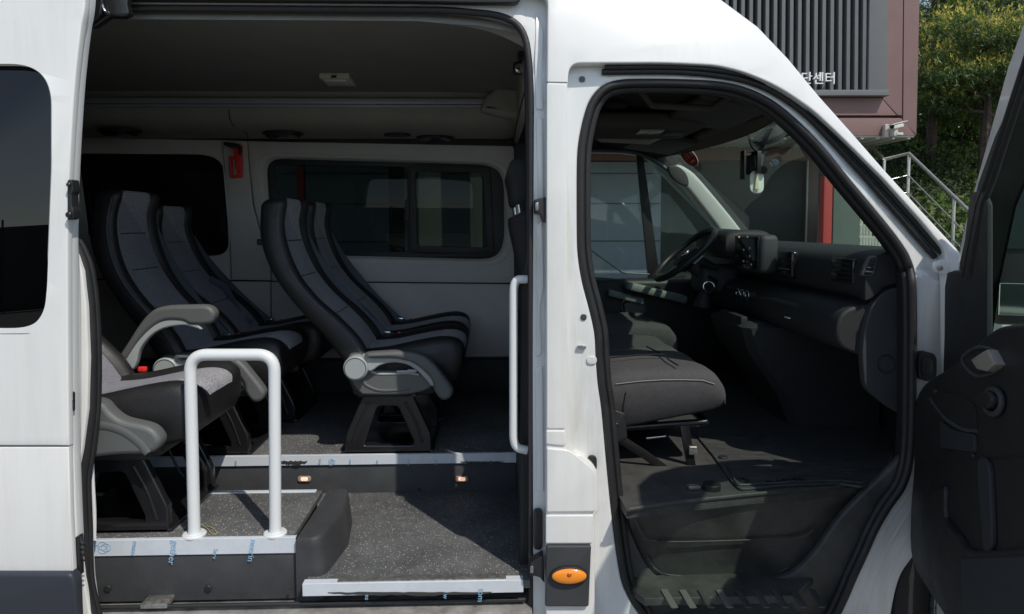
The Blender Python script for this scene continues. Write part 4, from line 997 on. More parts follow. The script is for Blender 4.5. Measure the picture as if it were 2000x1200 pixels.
for yy, zz, w_, m in ((1.03, 1.545, .012, ICY), (.93, 1.547, .010, ICO), (.90, 1.50, .006, ICO), (.97, 1.49, .006, ICO), (.90, 1.465, .008, ICO), (.93, 1.44, .016, mat('pinkish', (.25, .18, .15), .5)), (.97, 1.44, .008, ICO), (.88, 1.43, .007, ICO)):
    xbox('icon', 1.1068, 1.1105, yy - w_ / 2, yy + w_ / 2, zz - .004, zz + .004, m, sc_, .0005)
tri = cushion('instrument_hood', 1.09, 1.32, 1.16, 1.60, 1.44, 1.57, 0, DASH, D, crown=.01)
for k in range(3):
    c = Vector((1.118, .90 + k * .055, 1.297))
    kb = disc('climate_knob', c, .021, .035, (-1, 0, 0), BLK, D, seg=24)
    tube('knob_ring', [c + Vector((-.018, .020 * math.cos(a), .020 * math.sin(a))) for a in [j * math.pi / 10 for j in range(20)]], .0022, CHR, kb, closed=True, seg=6)
# centre console with pocket
CON = mat('console_plastic', (.024, .025, .027), .6, bump=.6, bscale=500)
rings = []
for z, x0, x1, y0, y1 in ((ZF, 1.24, 1.60, .74, 1.12), (.90, 1.18, 1.60, .74, 1.14), (1.08, 1.05, 1.60, .72, 1.16), (1.18, 1.02, 1.60, .72, 1.18), (1.195, 1.04, 1.60, .74, 1.16)):
    rings.append([Vector(p) for p in ((x0, y0 + .03, z), (x0 + .03, y0, z), (x1, y0, z), (x1, y1, z), (x0 + .03, y1, z), (x0, y1 - .03, z))])
cc = loft('centre_console', rings, CON, D, smooth=30)
box('pocket', (1.06, .80, 1.17), (1.16, .98, 1.198), BLK, cc, .004)
box('pocket_lip', (1.03, .78, 1.18), (1.06, 1.04, 1.22), CON, cc, .006)
box('paper', (1.115, .52, 1.246), (1.135, .56, 1.250), PIPE, D, .0005)
# gear lever
g0 = Vector((1.02, 1.27, 1.20))
tube('gear_lever', [g0, g0 + Vector((.01, .0, .05)), g0 + Vector((.02, 0, .09))], [.045, .03, .016], CON, D)
gk_ = disc('gear_knob', g0 + Vector((.03, -.02, .095)), .034, .04, (-.5, -1, .3), GBL, D)
tube('knob_ring', [g0 + Vector((.018, -.045, .103)) + Vector((.9, -.45, 0)).normalized() * math.cos(a) * .026 + Vector((0, .25, 1)).normalized() * math.sin(a) * .026 for a in [j * math.pi / 12 for j in range(24)]], .0025, CHR, gk_, closed=True, seg=6)
# steering wheel
SW = P(1338, 497, 1.40)
nrm = Vector((-.66, 0, .75)).normalized(); e1_ = Vector((.75, 0, .66)).normalized(); e2_ = Vector((0, 1, 0))
WHL = mat('wheel_rim', (.02, .022, .023), .42, bump=.3, bscale=500)
sw = vp(tube('steering_wheel', [SW + e1_ * math.cos(a) * .185 + e2_ * math.sin(a) * .185 for a in [j * math.pi / 24 for j in range(48)]], .0165, WHL, VAN, closed=True, seg=12))
MS = Matrix(((e1_.x, e2_.x, nrm.x, SW.x), (e1_.y, e2_.y, nrm.y, SW.y), (e1_.z, e2_.z, nrm.z, SW.z), (0, 0, 0, 1)))
hub = box('hub', (-.075, -.06, -.06), (.065, .06, .0), BLK, sw, .02, MS, 4)
for sgn in (-1, 1): box('spoke', (-.03, .05 * sgn, -.03), (.03, .175 * sgn, -.012), LGP if sgn < 0 else BLK, sw, .006, MS)
box('spoke', (-.175, -.02, -.03), (-.06, .02, -.012), LGP, sw, .006, MS)
dm = tube('emblem', [MS @ Vector(p) for p in ((.024, 0, .003), (0, .014, .003), (-.024, 0, .003), (0, -.014, .003))], .0028, CHR, hub, closed=True, seg=6)
tube('column', [SW - nrm * .04, SW - nrm * .22 + Vector((.10, 0, -.02))], [.05, .07], DGR, sw)
tube('stalk', [SW - nrm * .07, SW - nrm * .07 + Vector((.06, -.18, -.01))], [.008, .011], BLK, sw); tube('stalk', [SW - nrm * .11, SW - nrm * .10 + Vector((.04, -.16, -.05))], [.008, .012], GBL, sw)
xbox('column_shroud', 1.03, 1.22, 1.30, 1.52, 1.26, 1.40, DGR, bev=.03)
# ---- far side of the cab
dw = rnd([(1100, 297), (1230, 299, 30), (1282, 314, 20), (1330, 352, 20), (1400, 434, 20), (1438, 485, 15), (1440, 560), (1100, 538)], 8)
fdw = plate('driver_door', [(1004, 262), (1250, 262), (1310, 290), (1370, 340), (1480, 470), (1560, 600), (1560, 900), (1004, 900)], 1.84, 1.875, BLK, VAN, [dw], bev=.006); vp(fdw)
plate('window_divider', [(1243, 300), (1257, 306), (1291, 556), (1268, 556)], 1.845, 1.87, BLK, fdw, bev=.003)
plate('pane', [(1050, 270), (1300, 270), (1480, 480), (1480, 580), (1050, 570)], 1.880, 1.884, GLS, fdw, bev=.0003)
tube('window_seal', [P(x, y, 1.835) for x, y in cr([(1100, 294), (1200, 295), (1245, 300), (1290, 322), (1330, 356), (1370, 404), (1405, 448)], 6)], .011, mat('blue_grey_seal', (.09, .11, .13), .4), fdw)
dpn = box('door_panel', (.2, 1.74, .78), (1.30, 1.835, 1.30), BLK, fdw, .03, seg=3)
ARM = mat('door_armrest_grey', (.20, .24, .22), .5)
M_ = Matrix.Translation(P(1230, 556, 1.66)) @ Matrix.Rotation(R(14), 4, 'Y')
box('armrest', (-.02, -.03, -.03), (.32, .08, .012), ARM, fdw, .012, M_)
box('armrest', (-.10, .0, -.09), (.10, .08, -.055), ARM, fdw, .01, M_)
spk = tube('speaker_ring', [P(1230, 598, 1.72) + Vector((.045 * math.cos(a), 0, .045 * math.sin(a))) for a in [j * math.pi / 12 for j in range(24)]], .004, CHR, fdw, closed=True)
plate('grip', rnd([(1218, 592), (1260, 586), (1262, 612), (1222, 616)], 6), 1.70, 1.72, GPL, fdw, bev=.005)
tube('sill_trim', [P(1150, 486, 1.83), P(1215, 533, 1.83), P(1268, 536, 1.83)], .004, ARM, fdw)
# far body skin, pillars
OUTF = [(a - .05, b) for a, b in [(v.x, v.y) for v in OUTW]]
ol = [(-2.75, .42), (-2.75, 2.44), (.05, 2.44), (.3, 2.38), (.5, 2.30), (.675, 2.19), (.80, 2.08)] + [(.90, 1.975), (1.36, 1.52), (2.4, 1.30), (2.4, .42)]
def fp(px, py): v = P(px, py, 1.89); return (v.x, v.z)
farskin = vp(plate('far_body_side', ol, 1.915, 1.945, W, VAN, [[fp(x, y) for x, y in fw_in], [fp(x, y) for x, y in rw], [fp(x, y) for x, y in dw]], bev=.004, px=False))
AP = mat('pillar_trim', (.50, .51, .48), .6, bump=.2, bscale=700)
# A pillars: inner trims
def pillar(Y, x0, name):
    return vp(tube(name, [Vector((.90, Y, 2.01)), Vector((1.10, Y, 1.80)), Vector((1.40, Y - (.0), 1.50))], [.045, .042, .045], AP, VAN, seg=14, flat=.8))
ap = vp(plate('pillar_trim', cr([(1322, 322), (1345, 330), (1372, 355), (1448, 448), (1452, 470), (1420, 470), (1398, 440), (1345, 372), (1318, 345)], 4, True), 1.72, 1.83, AP, VAN, bev=.02))
plate('pillar_cap', cr([(1306, 326), (1326, 326), (1342, 342), (1345, 362), (1330, 360), (1312, 345)], 5, True), 1.70, 1.74, DGR, ap, bev=.006)
# ---- windscreen
WSG = glass('windscreen_glass', (.70, .82, .74), 1.0)
rings = []
for i in range(13):
    t = i / 12; y = .06 + 1.80 * t; b = .17 * (1 - (2 * t - 1) ** 2)
    rings.append([Vector((1.40 + b + (.90 - 1.40) * s, y, 1.485 + (2.00 - 1.485) * s + .02 * math.sin(math.pi * s))) for s in (0, .2, .4, .6, .8, 1.0)])
wsn = vp(loft('windscreen', rings, WSG, VAN, closed=False, caps=False, smooth=60))
# header and cab headliner
bm = bmesh.new(); vr = []
for i in range(9):
    t = i / 8; y = .09 + 1.78 * t; b = .15 * (1 - (2 * t - 1) ** 2); zz = .03 * (1 - (2 * t - 1) ** 4)
    vr.append([bm.verts.new(p) for p in ((.12, y, 2.03 + zz * 2), (.35, y, 2.045 + zz * 1.6), (.60, y, 2.045 + zz), (.80 + b * .6, y, 2.015 + zz), (.90 + b, y, 1.985), (.93 + b, y, 1.975), (.935 + b, y, 2.00))])
for i in range(8):
    for k in range(6): bm.faces.new((vr[i][k], vr[i][k + 1], vr[i + 1][k + 1], vr[i + 1][k]))
bmesh.ops.solidify(bm, geom=bm.faces[:], thickness=.02)
vp(bm_obj('cab_headliner', bm, CABH, VAN, 60))
vp(box('cab_bulkhead', (.125, .14, 2.05), (.15, 1.86, 2.30), COVEM, VAN, .01))
vp(box('windscreen_header', (.93, .20, 2.0), (1.0, 1.86, 2.04), CABH, VAN, .01))
VIS = mat('visor_cloth', (.055, .055, .052), .9, bump=.3, bscale=800)
vs_ = vp(box('sun_visor', (-.13, 0, -.012), (.13, .50, .012), VIS, VAN, .01, Matrix.Translation((.83, .30, 2.015)) @ Matrix.Rotation(R(8), 4, 'Y')))
vs2 = vp(box('sun_visor', (-.13, 0, -.012), (.13, .50, .012), VIS, VAN, .01, Matrix.Translation((.83, 1.15, 2.0)) @ Matrix.Rotation(R(8), 4, 'Y')))
oc = vp(box('overhead_console', (.42, .72, 1.985), (.86, 1.08, 2.05), CABH, VAN, .02, seg=3))
box('map_lamp', (.60, .76, 1.977), (.70, .86, 1.99), mat('map_lens', (.25, .26, .25), .2), oc, .004)
box('switch_panel', (.72, .80, 1.975), (.80, .88, 1.99), DGR, oc, .004)
vp(tube('ceiling_grip', [Vector((.45, 1.12, 2.03)), Vector((.50, 1.12, 1.99)), Vector((.72, 1.12, 1.98)), Vector((.80, 1.12, 2.02))], .014, COVEM, VAN))
vp(tube('ceiling_grip', [Vector((.50, .30, 2.05)), Vector((.54, .30, 2.0)), Vector((.74, .30, 1.99)), Vector((.80, .30, 2.03))], .012, CABH, VAN))
for px, py in ((1158, 203), (1203, 208)):
    c = PZ(px, py, 2.058); vp(disc('cab_vent', c, .042, .012, (0, 0, -1), BLK, VAN, rz=(1, .8)))
# ---- things on the windscreen
mb = P(1500, 268, .95)
mr_ = vp(box('rear_view_mirror', P(1446, 296, .93), P(1456, 350, .88), BLK, VAN, .006))
tube('mirror_arm', [P(1455, 305, .92), P(1480, 300, .95), P(1498, 275, .97), P(1500, 250, .98)], .009, BLK, mr_)
DC = empty('dash_camera', P(1490, 310, .95), 'black dash camera pod hanging at the top of the windscreen beside the mirror', 'dash camera')
def rel(o, e):
    o.data.transform(Matrix.Translation(-e.location)); o.parent = e; return o
rel(disc('mount', P(1502, 268, .97), .075, .06, (-.6, 0, .7), BLK, None), DC); rel(box('body', P(1462, 300, .99), P(1482, 338, .86), BLK, None, .01), DC)
rel(disc('lens', P(1491, 332, .90), .018, .05, (-.4, -1, -.1), GBL, None), DC); rel(tube('bracket', [P(1484, 330, .93), P(1488, 300, .95), P(1500, 270, .97)], .016, BLK, None), DC)
rel(tube('cable', [P(x, y, .93) for x, y in cr([(1455, 240), (1462, 262), (1468, 285), (1482, 300)], 5)], .006, BLK, None), DC)
rel(disc('lens', P(1512, 318, .90), .014, .05, (-.2, -1, -.1), mat('lens_glint', (.1, .12, .16), .1), None), DC)
tg = P(1478, 356, .90)
AF = empty('air_freshener', tg, 'small white rounded tag with a cream tassel hanging from the mirror', 'air freshener')
WT = mat('tag_white', (.74, .78, .74), .5); CRM = mat('tassel_cream', (.70, .68, .42), .8, bump=.6, bscale=200, stretch=(1, 1, .1))
rel(plate('tag', rnd([(1465, 334), (1492, 334), (1492, 378), (1465, 378)], 13, n=6), .895, .903, WT, None, bev=.002), AF)
rel(plate('tassel', [(1477, 338), (1481, 338), (1483, 371), (1474, 371)], .885, .893, CRM, None, bev=.003), AF)
rel(tube('string', [P(1474, 305, .90), P(1476, 320, .895), P(1478, 337, .89)], .0014, CHR, None), AF)
# red sticker in the upper far corner of the screen
stc = P(1346, 307, 1.56)
ST = empty('windscreen_sticker', stc, 'oval dark red sticker with cream lettering at the top corner of the windscreen', 'sticker')
nrm_s = Vector((-.62, -.62, -.50)).normalized(); up_s = Vector((-.55, 0, .62)); up_s = (up_s - nrm_s * up_s.dot(nrm_s)).normalized(); rt_s = up_s.cross(nrm_s)
MSt = Matrix(((rt_s.x, up_s.x, nrm_s.x, 0), (rt_s.y, up_s.y, nrm_s.y, 0), (rt_s.z, up_s.z, nrm_s.z, 0), (0, 0, 0, 1)))
DRED = mat('sticker_red', (.36, .025, .025), .5); CR2 = mat('sticker_cream', (.62, .42, .28), .6)
bm = bmesh.new(); disc(None, (0, 0, 0), .052, .002, (0, 0, 1), None, add=bm, rz=(.72, 1.15), bev=.0005); bm.transform(MSt); bm_obj('face', bm, DRED, ST)
bm = bmesh.new(); tube(None, [MSt @ Vector((.0375 * math.cos(a), .060 * math.sin(a), .0)) for a in [j * math.pi / 16 for j in range(32)]], .0016, None, closed=True, seg=6, add=bm); bm_obj('border', bm, WT, ST)
bm = bmesh.new()
rs = random.Random(4)
for y_, n_, h_ in ((.028, 2, .005), (.010, 4, .010), (-.006, 4, .010)):
    for k in range(n_):
        x_ = (k - (n_ - 1) / 2) * .012
        add_box(bm, (x_ - .0045, y_, .001), (x_ + .0045, y_ + .0015, .002), 0); add_box(bm, (x_ - .0045, y_ + h_ - .002, .001), (x_ + .0035, y_ + h_, .002), 0)
        add_box(bm, (x_ + (.003 if k % 2 else -.0045), y_, .001), (x_ + (.0045 if k % 2 else -.003), y_ + h_, .002), 0)
add_box(bm, (-.012, -.034, .001), (.014, -.024, .002), 0)
bm.transform(MSt); bm_obj('lettering', bm, CR2, ST)

# ================================================================ FRONT DOOR, swung open
TH = R(69); HX = Vector((1.390, -.030, 0)); ED = Vector((-math.cos(TH), -math.sin(TH), 0)); ND = Vector((-math.sin(TH), math.cos(TH), 0))
def PD(px, py, t):
    """photo pixel -> (along the door, height) on the door's plane offset t to its inner side"""
    d = ray(px, py); p0_ = HX + ND * t; k = (p0_ - CAM).dot(ND) / d.dot(ND); p = CAM + d * k
    return ((p - HX).dot(ED), p.z)
MD = Matrix(((ED.x, ND.x, 0, HX.x), (ED.y, ND.y, 0, HX.y), (0, 0, 1, 0), (0, 0, 0, 1)))
def dprism(name, pts, t0, t1, m, par, bev=.004, holes=()):
    me = curve_mesh(orient([pts] + list(holes)), abs(t1 - t0) / 2, bev)
    bm = bmesh.new(); bm.from_mesh(me); bpy.data.meshes.remove(me); tm = (t0 + t1) / 2
    for v in bm.verts: v.co = MD @ Vector((v.co.x, tm + v.co.z, v.co.y))
    bmesh.ops.recalc_face_normals(bm, faces=bm.faces[:])
    return bm_obj(name, bm, m, par)
def dp_(pts, t): return [PD(x, y, t) for x, y in pts]
fro = dp_([(1866, 540), (1873, 500), (1878, 465), (1898, 385), (1912, 335), (1932, 262), (1968, 130), (2000, 42)], .04)
top = [(fro[-1][0] + .06, fro[-1][1] + .05), (fro[-1][0] + .2, fro[-1][1] + .09), (.98, 2.04), (1.02, 1.9), (1.02, 1.3)]
holep = rnd([(.16, 1.30), (.17, 1.49), (.24, 1.60), (.31, 1.70), (.42, 1.80), (.54, 1.875, .03), (.68, 1.92, .05), (.92, 1.93, .05), (.95, 1.28, .03)], n=4)
FD = dprism('front_door', [(.0, .40), (.0, 1.30)] + fro + top + [(1.02, .45)], -.04, .04, W, VAN, .006, [[(.12, 1.26), (.13, 1.49), (.20, 1.615), (.29, 1.73), (.40, 1.83), (.53, 1.91), (.68, 1.95), (.95, 1.965), (.99, 1.24)]]); vp(FD)
FRG = white_paint('shaded_frame_paint', (.70, .71, .71), .1)
blk_o = dp_([(1880, 540), (1893, 470), (1906, 400), (1925, 350), (1945, 285), (1975, 190), (2003, 105)], .05)
dprism('inner_frame', [(.03, .50), (.03, 1.30)] + blk_o + [(blk_o[-1][0] + .2, 1.98), (.97, 1.98), (.98, .5)], -.036, .050, BLK, FD, .006, [holep])
tube('frame_seal', [MD @ Vector((u + .03, .052, w_)) for u, w_ in blk_o], .008, RUB, FD)
tube('frame_seal', [MD @ Vector((u + .08, .055, w_)) for u, w_ in blk_o], .007, BLK, FD)
mirror_tri = dp_([(1848, 800), (1850, 700), (1851, 560), (1856, 533), (1870, 528), (1884, 530), (1900, 385), (1908, 375), (1925, 372), (1935, 400), (1935, 800)], .05)
dprism('corner_cover', mirror_tri, .045, .058, BLK, FD, .004)
tp = dp_([(1815, 752), (1860, 722), (1905, 690), (1945, 652), (1975, 637), (2030, 632)], .09)
bt = dp_([(1796, 800), (1796, 900), (1789, 1000), (1792, 1095), (1830, 1165), (1862, 1215), (1870, 1260)], .09)
trm = dprism('door_trim', cr(bt[::-1] + tp, 4) + [(.95, 1.28), (.95, .42)], .02, .105, BLK, FD, .009)
CARD = mat('door_card', (.024, .027, .033), .6, bump=.8, bscale=500)
dprism('map_recess_shade', dp_(cr([(1819, 782), (1845, 765), (1900, 788), (1907, 820), (1905, 842), (1868, 836), (1842, 812)], 3, True), .107), .104, .109, mat('recess_shade_black', (.006, .006, .006), .8), trm, .002)  # near-black plate paints the shade of a pocket; the trim itself is not hollowed
dprism('card_insert', dp_(rnd([(1838, 822), (1862, 840), (1904, 848), (1906, 884), (1838, 874)], 4), .109), .104, .112, CARD, trm, .002)
dprism('card_insert', dp_(cr([(1912, 902), (1932, 905), (1938, 980), (1940, 1065), (1924, 1072), (1918, 990)], 3, True), .112), .104, .116, CARD, trm, .004)
dprism('card_insert', dp_(rnd([(1886, 1092), (2030, 1086), (2030, 1240), (1892, 1240)], 8), .112), .104, .124, CARD, trm, .004)
None and dprism('card_insert', dp_(rnd([(1952, 660), (2030, 652), (2030, 860), (1962, 852), (1958, 700)], 8), .112), .104, .110, CARD, trm, .003)
dprism('card_joint', dp_([(1797, 905), (1915, 893), (2030, 888), (2030, 891), (1915, 896), (1797, 908)], .108), .104, .1075, mat('joint_gap', (.003, .003, .003), .9), trm, .0005)
for q_ in ((1826, 765), (1806, 1080), (1900, 890)):
    dprism('screw_cap', dp_(ellipse(q_[0], q_[1], 2.2, 4), .108), .104, .110, DGR, trm, .001)
# pocket rims, handle recess, round knob
def dtube(name, pts, t, r, m, par, closed=False, flat=None): return tube(name, [MD @ Vector((*([PD(x, y, t)[0]]), t, PD(x, y, t)[1])) for x, y in pts], r, m, par, closed=closed, flat=flat)
hd = dprism('inner_handle', dp_([(1900, 703), (1922, 688), (1932, 683), (1947, 712), (1930, 726), (1912, 722)], .12), .10, .125, mat('handle_grey', (.30, .28, .24), .4), trm, .004)
dtube('handle_recess', cr([(1880, 700), (1892, 725), (1915, 735), (1950, 722), (1948, 695), (1935, 682), (1905, 680)], 4, True), .106, .004, DGR, trm, True)
dtube('knob', ellipse(1940, 785, 17, 24), .112, .006, DGR, trm, True); dprism('knob_cap', dp_(ellipse(1937, 782, 12, 17), .112), .10, .125, BLK, trm, .006)
None and dprism('armrest', dp_([(1905, 880), (1908, 850), (1830, 800), (1822, 790), (1860, 840), (1905, 850), (2040, 860), (2040, 900)], .12), .10, .14, BLK, trm, .018)
dprism('bottle_pocket', dp_(cr([(1804, 970), (1840, 950), (1842, 1010), (1870, 1045), (1900, 1075), (2040, 1080), (2040, 1250), (1880, 1250), (1845, 1180), (1806, 1110), (1798, 1030)], 3, True), .12), .10, .118, BLK, trm, .007)
dtube('trim_edge', cr([(1818, 780), (1832, 800), (1850, 820), (1880, 838), (1906, 842)], 5), .108, .005, DGR, trm)
None and dtube('pocket_rim', cr([(1912, 900), (1918, 960), (1924, 1020), (1926, 1075)], 5), .108, .008, DGR, trm)
gpane = dprism('pane', holep and [(p[0] + (-.01), p[1]) for p in holep], -.006, -.002, GLSD, FD, .0003)
# twin mirror on the outside, seen through the glass
HS = Vector((0, 0, 0))
def mbox(name, c, s, m, par, bev=.02, seg=4): return box(name, (c[0] - s[0], c[1] - s[1], c[2] - s[2]), (c[0] + s[0], c[1] + s[1], c[2] + s[2]), m, par, bev, MD, seg)
mh = mbox('mirror_housing', (.035, -.155, 1.525), (.045, .095, .21), BLK, FD)
MIR = mat('mirror_glass', (.75, .80, .76), .03, metal=1)
def mglass(nm, z0, z1):
    bm = bmesh.new(); add_box(bm, (.082, -.235, z0), (.086, -.068, z1), .0015, seg=1); bm.transform(MD); return bm_obj(nm, bm, MIR, mh)
mglass('mirror_glass', 1.53, 1.715); mglass('wide_angle_glass', 1.345, 1.435)
tube('mirror_arm', [MD @ Vector((.03, -.02, 1.45)), MD @ Vector((.03, -.10, 1.45))], .03, BLK, mh)
# front wheel behind the door
wc = Vector((1.625, .20, .37)); TY = mat('tyre_rubber', (.02, .02, .021), .75, bump=.4, bscale=150)
rings = []
for k in range(72):
    a = 2 * math.pi * k / 72
    rings.append([wc + Vector((math.cos(a) * r_, y_, math.sin(a) * r_)) for r_, y_ in ((.22, -.10), (.30, -.115), (.335, -.11), (.352, -.09), (.356, -.03), (.356, .03), (.352, .09), (.335, .11), (.22, .10))])
rings.append(rings[0])
bm = bmesh.new(); loft(None, rings, None, closed=False, caps=False, bm=bm)
bmesh.ops.remove_doubles(bm, verts=bm.verts, dist=1e-5)
for k in range(72):
    a = 2 * math.pi * (k + .5) / 72
    M = Matrix.Translation(wc) @ Matrix.Rotation(-a, 4, 'Y') @ Matrix.Translation((.357, 0, 0)) @ Matrix.Rotation(R(20), 4, 'X')
    for sgn in (-1, 1): add_box(bm, (-.008, sgn * .02 if sgn > 0 else -.105, -.010), (.006, .105 if sgn > 0 else -.02, .010), .002, M, 1)
wh = vp(bm_obj('front_wheel', bm, TY, VAN)); disc('rim', wc + Vector((0, -.09, 0)), .21, .05, (0, -1, 0), ALU, wh, seg=40)
vp(box('wheel_arch_liner', (1.40, .04, .36), (2.4, .10, 1.0), BLK, VAN, .01)) if False else None
vp(box('arch_liner', (1.16, .325, .30), (2.40, .36, .75), BLK, VAN, .01))
# ================================================================ OUTSIDE
ASP = mat('asphalt', (.20, .195, .185), .9, bump=1, bscale=90, var=.3, vscale=30)
def gridplane(name, x0, x1, y0, y1, zf, n, m, kind='structure', ny=None):
    bm = bmesh.new(); ny = ny or n
    V = [[bm.verts.new((x0 + (x1 - x0) * i / n, y0 + (y1 - y0) * j / ny, zf(x0 + (x1 - x0) * i / n, y0 + (y1 - y0) * j / ny))) for j in range(ny + 1)] for i in range(n + 1)]
    for i in range(n):
        for j in range(ny): bm.faces.new((V[i][j], V[i + 1][j], V[i + 1][j + 1], V[i][j + 1]))
    return setp(bm_obj(name, bm, m, None), kind=kind)
gridplane('ground', -150, 150, -150, 150, lambda x, y: 0, 2, ASP)
CONC = mat('concrete', (.32, .31, .29), .85, bump=.8, bscale=60, var=.15, vscale=3)
# building -------------------------------------------------------
Y2, Y1w = 10.0, 11.6
BR = mat('brown_panel', (.19, .115, .105), .6, bump=.2, bscale=80, var=.10, vscale=1.5)
SLT = mat('slat_grey', (.13, .135, .14), .55, var=.06, vscale=3)
DKG = mat('dark_recess', (.015, .015, .016), .8)
SHUT = mat('shutter_blue_grey', (.25, .27, .33), .5, var=.06, vscale=2)
WAL = mat('dark_wall', (.045, .05, .048), .7, var=.1)
B = empty('building', (2, Y2, 0), 'brown panelled building with a dark slatted upper storey overhanging its shutters', 'building')
def bp(o): o.data.transform(Matrix.Translation(-B.location)); o.parent = B; return o
xr_ = P(1793, 200, Y2).x; zb = P(1790, 265, Y2).z; ztop = 9.0
def bplate(name, pts, Y0, Y1, m, bev=.01, par=None, holes=()):
    o = plate(name, pts, Y0, Y1, m, None, holes, bev=bev, Yp=Y2)
    if par is None: return bp(o)
    o.data.transform(Matrix.Translation(-B.location)); o.parent = par; return o
body = bp(box('upper_wall', (-14, Y2 + .12, zb + .01), (xr_ - .01, Y2 + 7, ztop), BR, None, .01))
# outer brown cladding: side post and sill, mitred
bplate('cladding_panel', [(1768, -300), (1803, -300), (1790, 264), (1764, 238), (1764, 226)], Y2, Y2 + .14, BR, .006)
bplate('cladding_panel', [(200, 231), (1760, 231), (1789, 265.5), (200, 265.5)], Y2, Y2 + .14, BR, .006)
bplate('cladding_panel', [(1727, -300), (1765.5, -300), (1760.5, 226), (1752, 226), (1722, 193), (1724, 190)], Y2 - .02, Y2 + .14, BR, .006)
bplate('cladding_panel', [(200, 190), (1720, 192), (1750, 226), (200, 226)], Y2 - .02, Y2 + .14, BR, .006)
# slatted screen
bplate('screen_backing', [(200, -300), (1726, -300), (1722, 190), (200, 190)], Y2 + .02, Y2 + .1, DKG)
fr_ = bplate('screen_frame', [(1693, -300), (1729, -300), (1722, 188), (1686, 188)], Y2 - .16, Y2 + .05, SLT, .006)
bplate('screen_ledge', [(200, 180), (1724, 180), (1725, 191), (200, 191)], Y2 - .20, Y2 + .05, SLT, .006)
sl0 = None
for k in range(26):
    px = 1677 - k * 15.7
    o = bplate('slat', [(px + 4.2, -300), (px + 10.5, -300), (px + 7.3, 182), (px + .2, 182)], Y2 - .12, Y2 + .03, SLT, .004)
# ground floor
zl = P(1400, 315, Y1w).z
bp(box('lintel', (-14, Y1w - .1, zl), (P(1690, 300, Y1w).x, Y1w + .3, zb + .02), mat('lintel_brown', (.16, .07, .06), .6), None, .01))
SOF = mat('soffit_panel', (.50, .52, .46), .6)
so_ = bp(box('soffit', (-14, Y2 + .02, zb - .03), (xr_ - .03, Y1w + .2, zb), SOF, None, .004))
for k in range(60):
    x = xr_ - .15 - k * .28
    o = box('soffit_rib', (x, Y2 + .03, zb - .06), (x + .05, Y1w - .12, zb - .031), SOF, None, .004)
    o.data.transform(Matrix.Translation(-B.location)); o.parent = so_
cn = bp(box('canopy', (-3, 8.0, zb - .05), (P(1632, 230, 8.0).x, Y2 - .02, zb - .01), SOF, None, .01))
for k in range(30):
    x = P(1620, 230, 8.0).x - k * .3
    if x < -2.8: break
    o = box('canopy_rib', (x, 8.02, zb - .09), (x + .04, Y2 - .05, zb - .051), mat('rib_dark', (.14, .14, .12), .6) if k % 4 == 0 else SOF, None, .003)
    o.data.transform(Matrix.Translation(-B.location)); o.parent = cn
xs = P(1290, 400, Y1w).x
gw = bp(box('ground_wall', (-14, Y1w, 0), (P(1681, 400, Y1w).x, Y1w + .3, zb), WAL, None, .01))
for i in range(3):
    x1_ = xs - i * 5.4
    sh_ = bp(box('shutter_door', (x1_ - 5.1, Y1w - .04, 0), (x1_, Y1w + .02, zl - .02), SHUT, None, .006))
    for z in [Pz for Pz in (P(0, 475, Y1w).z, P(0, 400, Y1w).z, P(0, 340, Y1w).z, P(0, 550, Y1w).z, P(0, 600, Y1w).z)]:
        o = box('shutter_seam', (x1_ - 5.08, Y1w - .055, z - .012), (x1_ - .02, Y1w - .035, z + .012), mat('seam_grey', (.09, .09, .095), .5), None, .003)
        o.data.transform(Matrix.Translation(-B.location)); o.parent = sh_
bp(box('wall_pilaster', (P(1572, 400, Y1w).x, Y1w - .12, 0), (P(1592, 400, Y1w).x, Y1w + .05, zl), BR, None, .01))
bp(box('wing_wall', (P(1628, 400, 7.2).x, 7.2, 0), (P(1681, 400, 7.2).x, 7.45, 2.55), mat('pale_wall', (.11, .14, .12), .7, var=.08), None, .01))
bp(box('drain_pipe', (P(1568, 400, Y1w).x, Y1w - .16, 0), (P(1571, 400, Y1w).x, Y1w - .12, zl), SOF, None, .01))
# sign letters over the slats
M = Matrix.Translation(Vector((P(1584, 155, Y2 - .2).x, Y2 - .24, P(1584, 156, Y2 - .2).z))) @ Matrix.Rotation(R(90), 4, 'X')
sg = text_obj('sign_lettering', '진단센터', .225, M, mat('sign_white', (.78, .80, .80), .4), None, .02); bp(sg)
# red post
RP = setp(box('red_post', (P(1609, 400, 7.2).x, 7.2, 0), (P(1626, 400, 7.2).x, 7.34, P(1617, 345, 7.2).z), mat('post_red', (.42, .045, .035), .5), None, .01), 'slim red square post beside the stair wall, seen through the windscreen', 'post')
RP2 = setp(box('red_post', (P(582, 400, 11.0).x, 10.93, 0), (P(596, 400, 11.0).x, 11.07, zb - .02), RP.data.materials[0], None, .01), 'slim red post seen through the sliding side window of the van', 'post')
# parked white vehicle beyond the sliding window is not visible enough to name: a pale wall panel stands there
PW = setp(box('rendered_column', (P(818, 400, 8.6).x, 8.5, 0), (P(862, 400, 8.6).x, 8.8, 3.1), mat('rough_render', (.30, .29, .26), .9, bump=1, bscale=30, var=.2, vscale=8), None, .02), 'rough grey rendered column seen through the van side window', 'column')
PW2 = setp(box('rendered_column', (P(918, 400, 8.6).x, 8.5, 0), (P(942, 400, 8.6).x, 8.8, 3.1), CONC, None, .02), 'narrow pale column right of the rough rendered one behind the window', 'column')
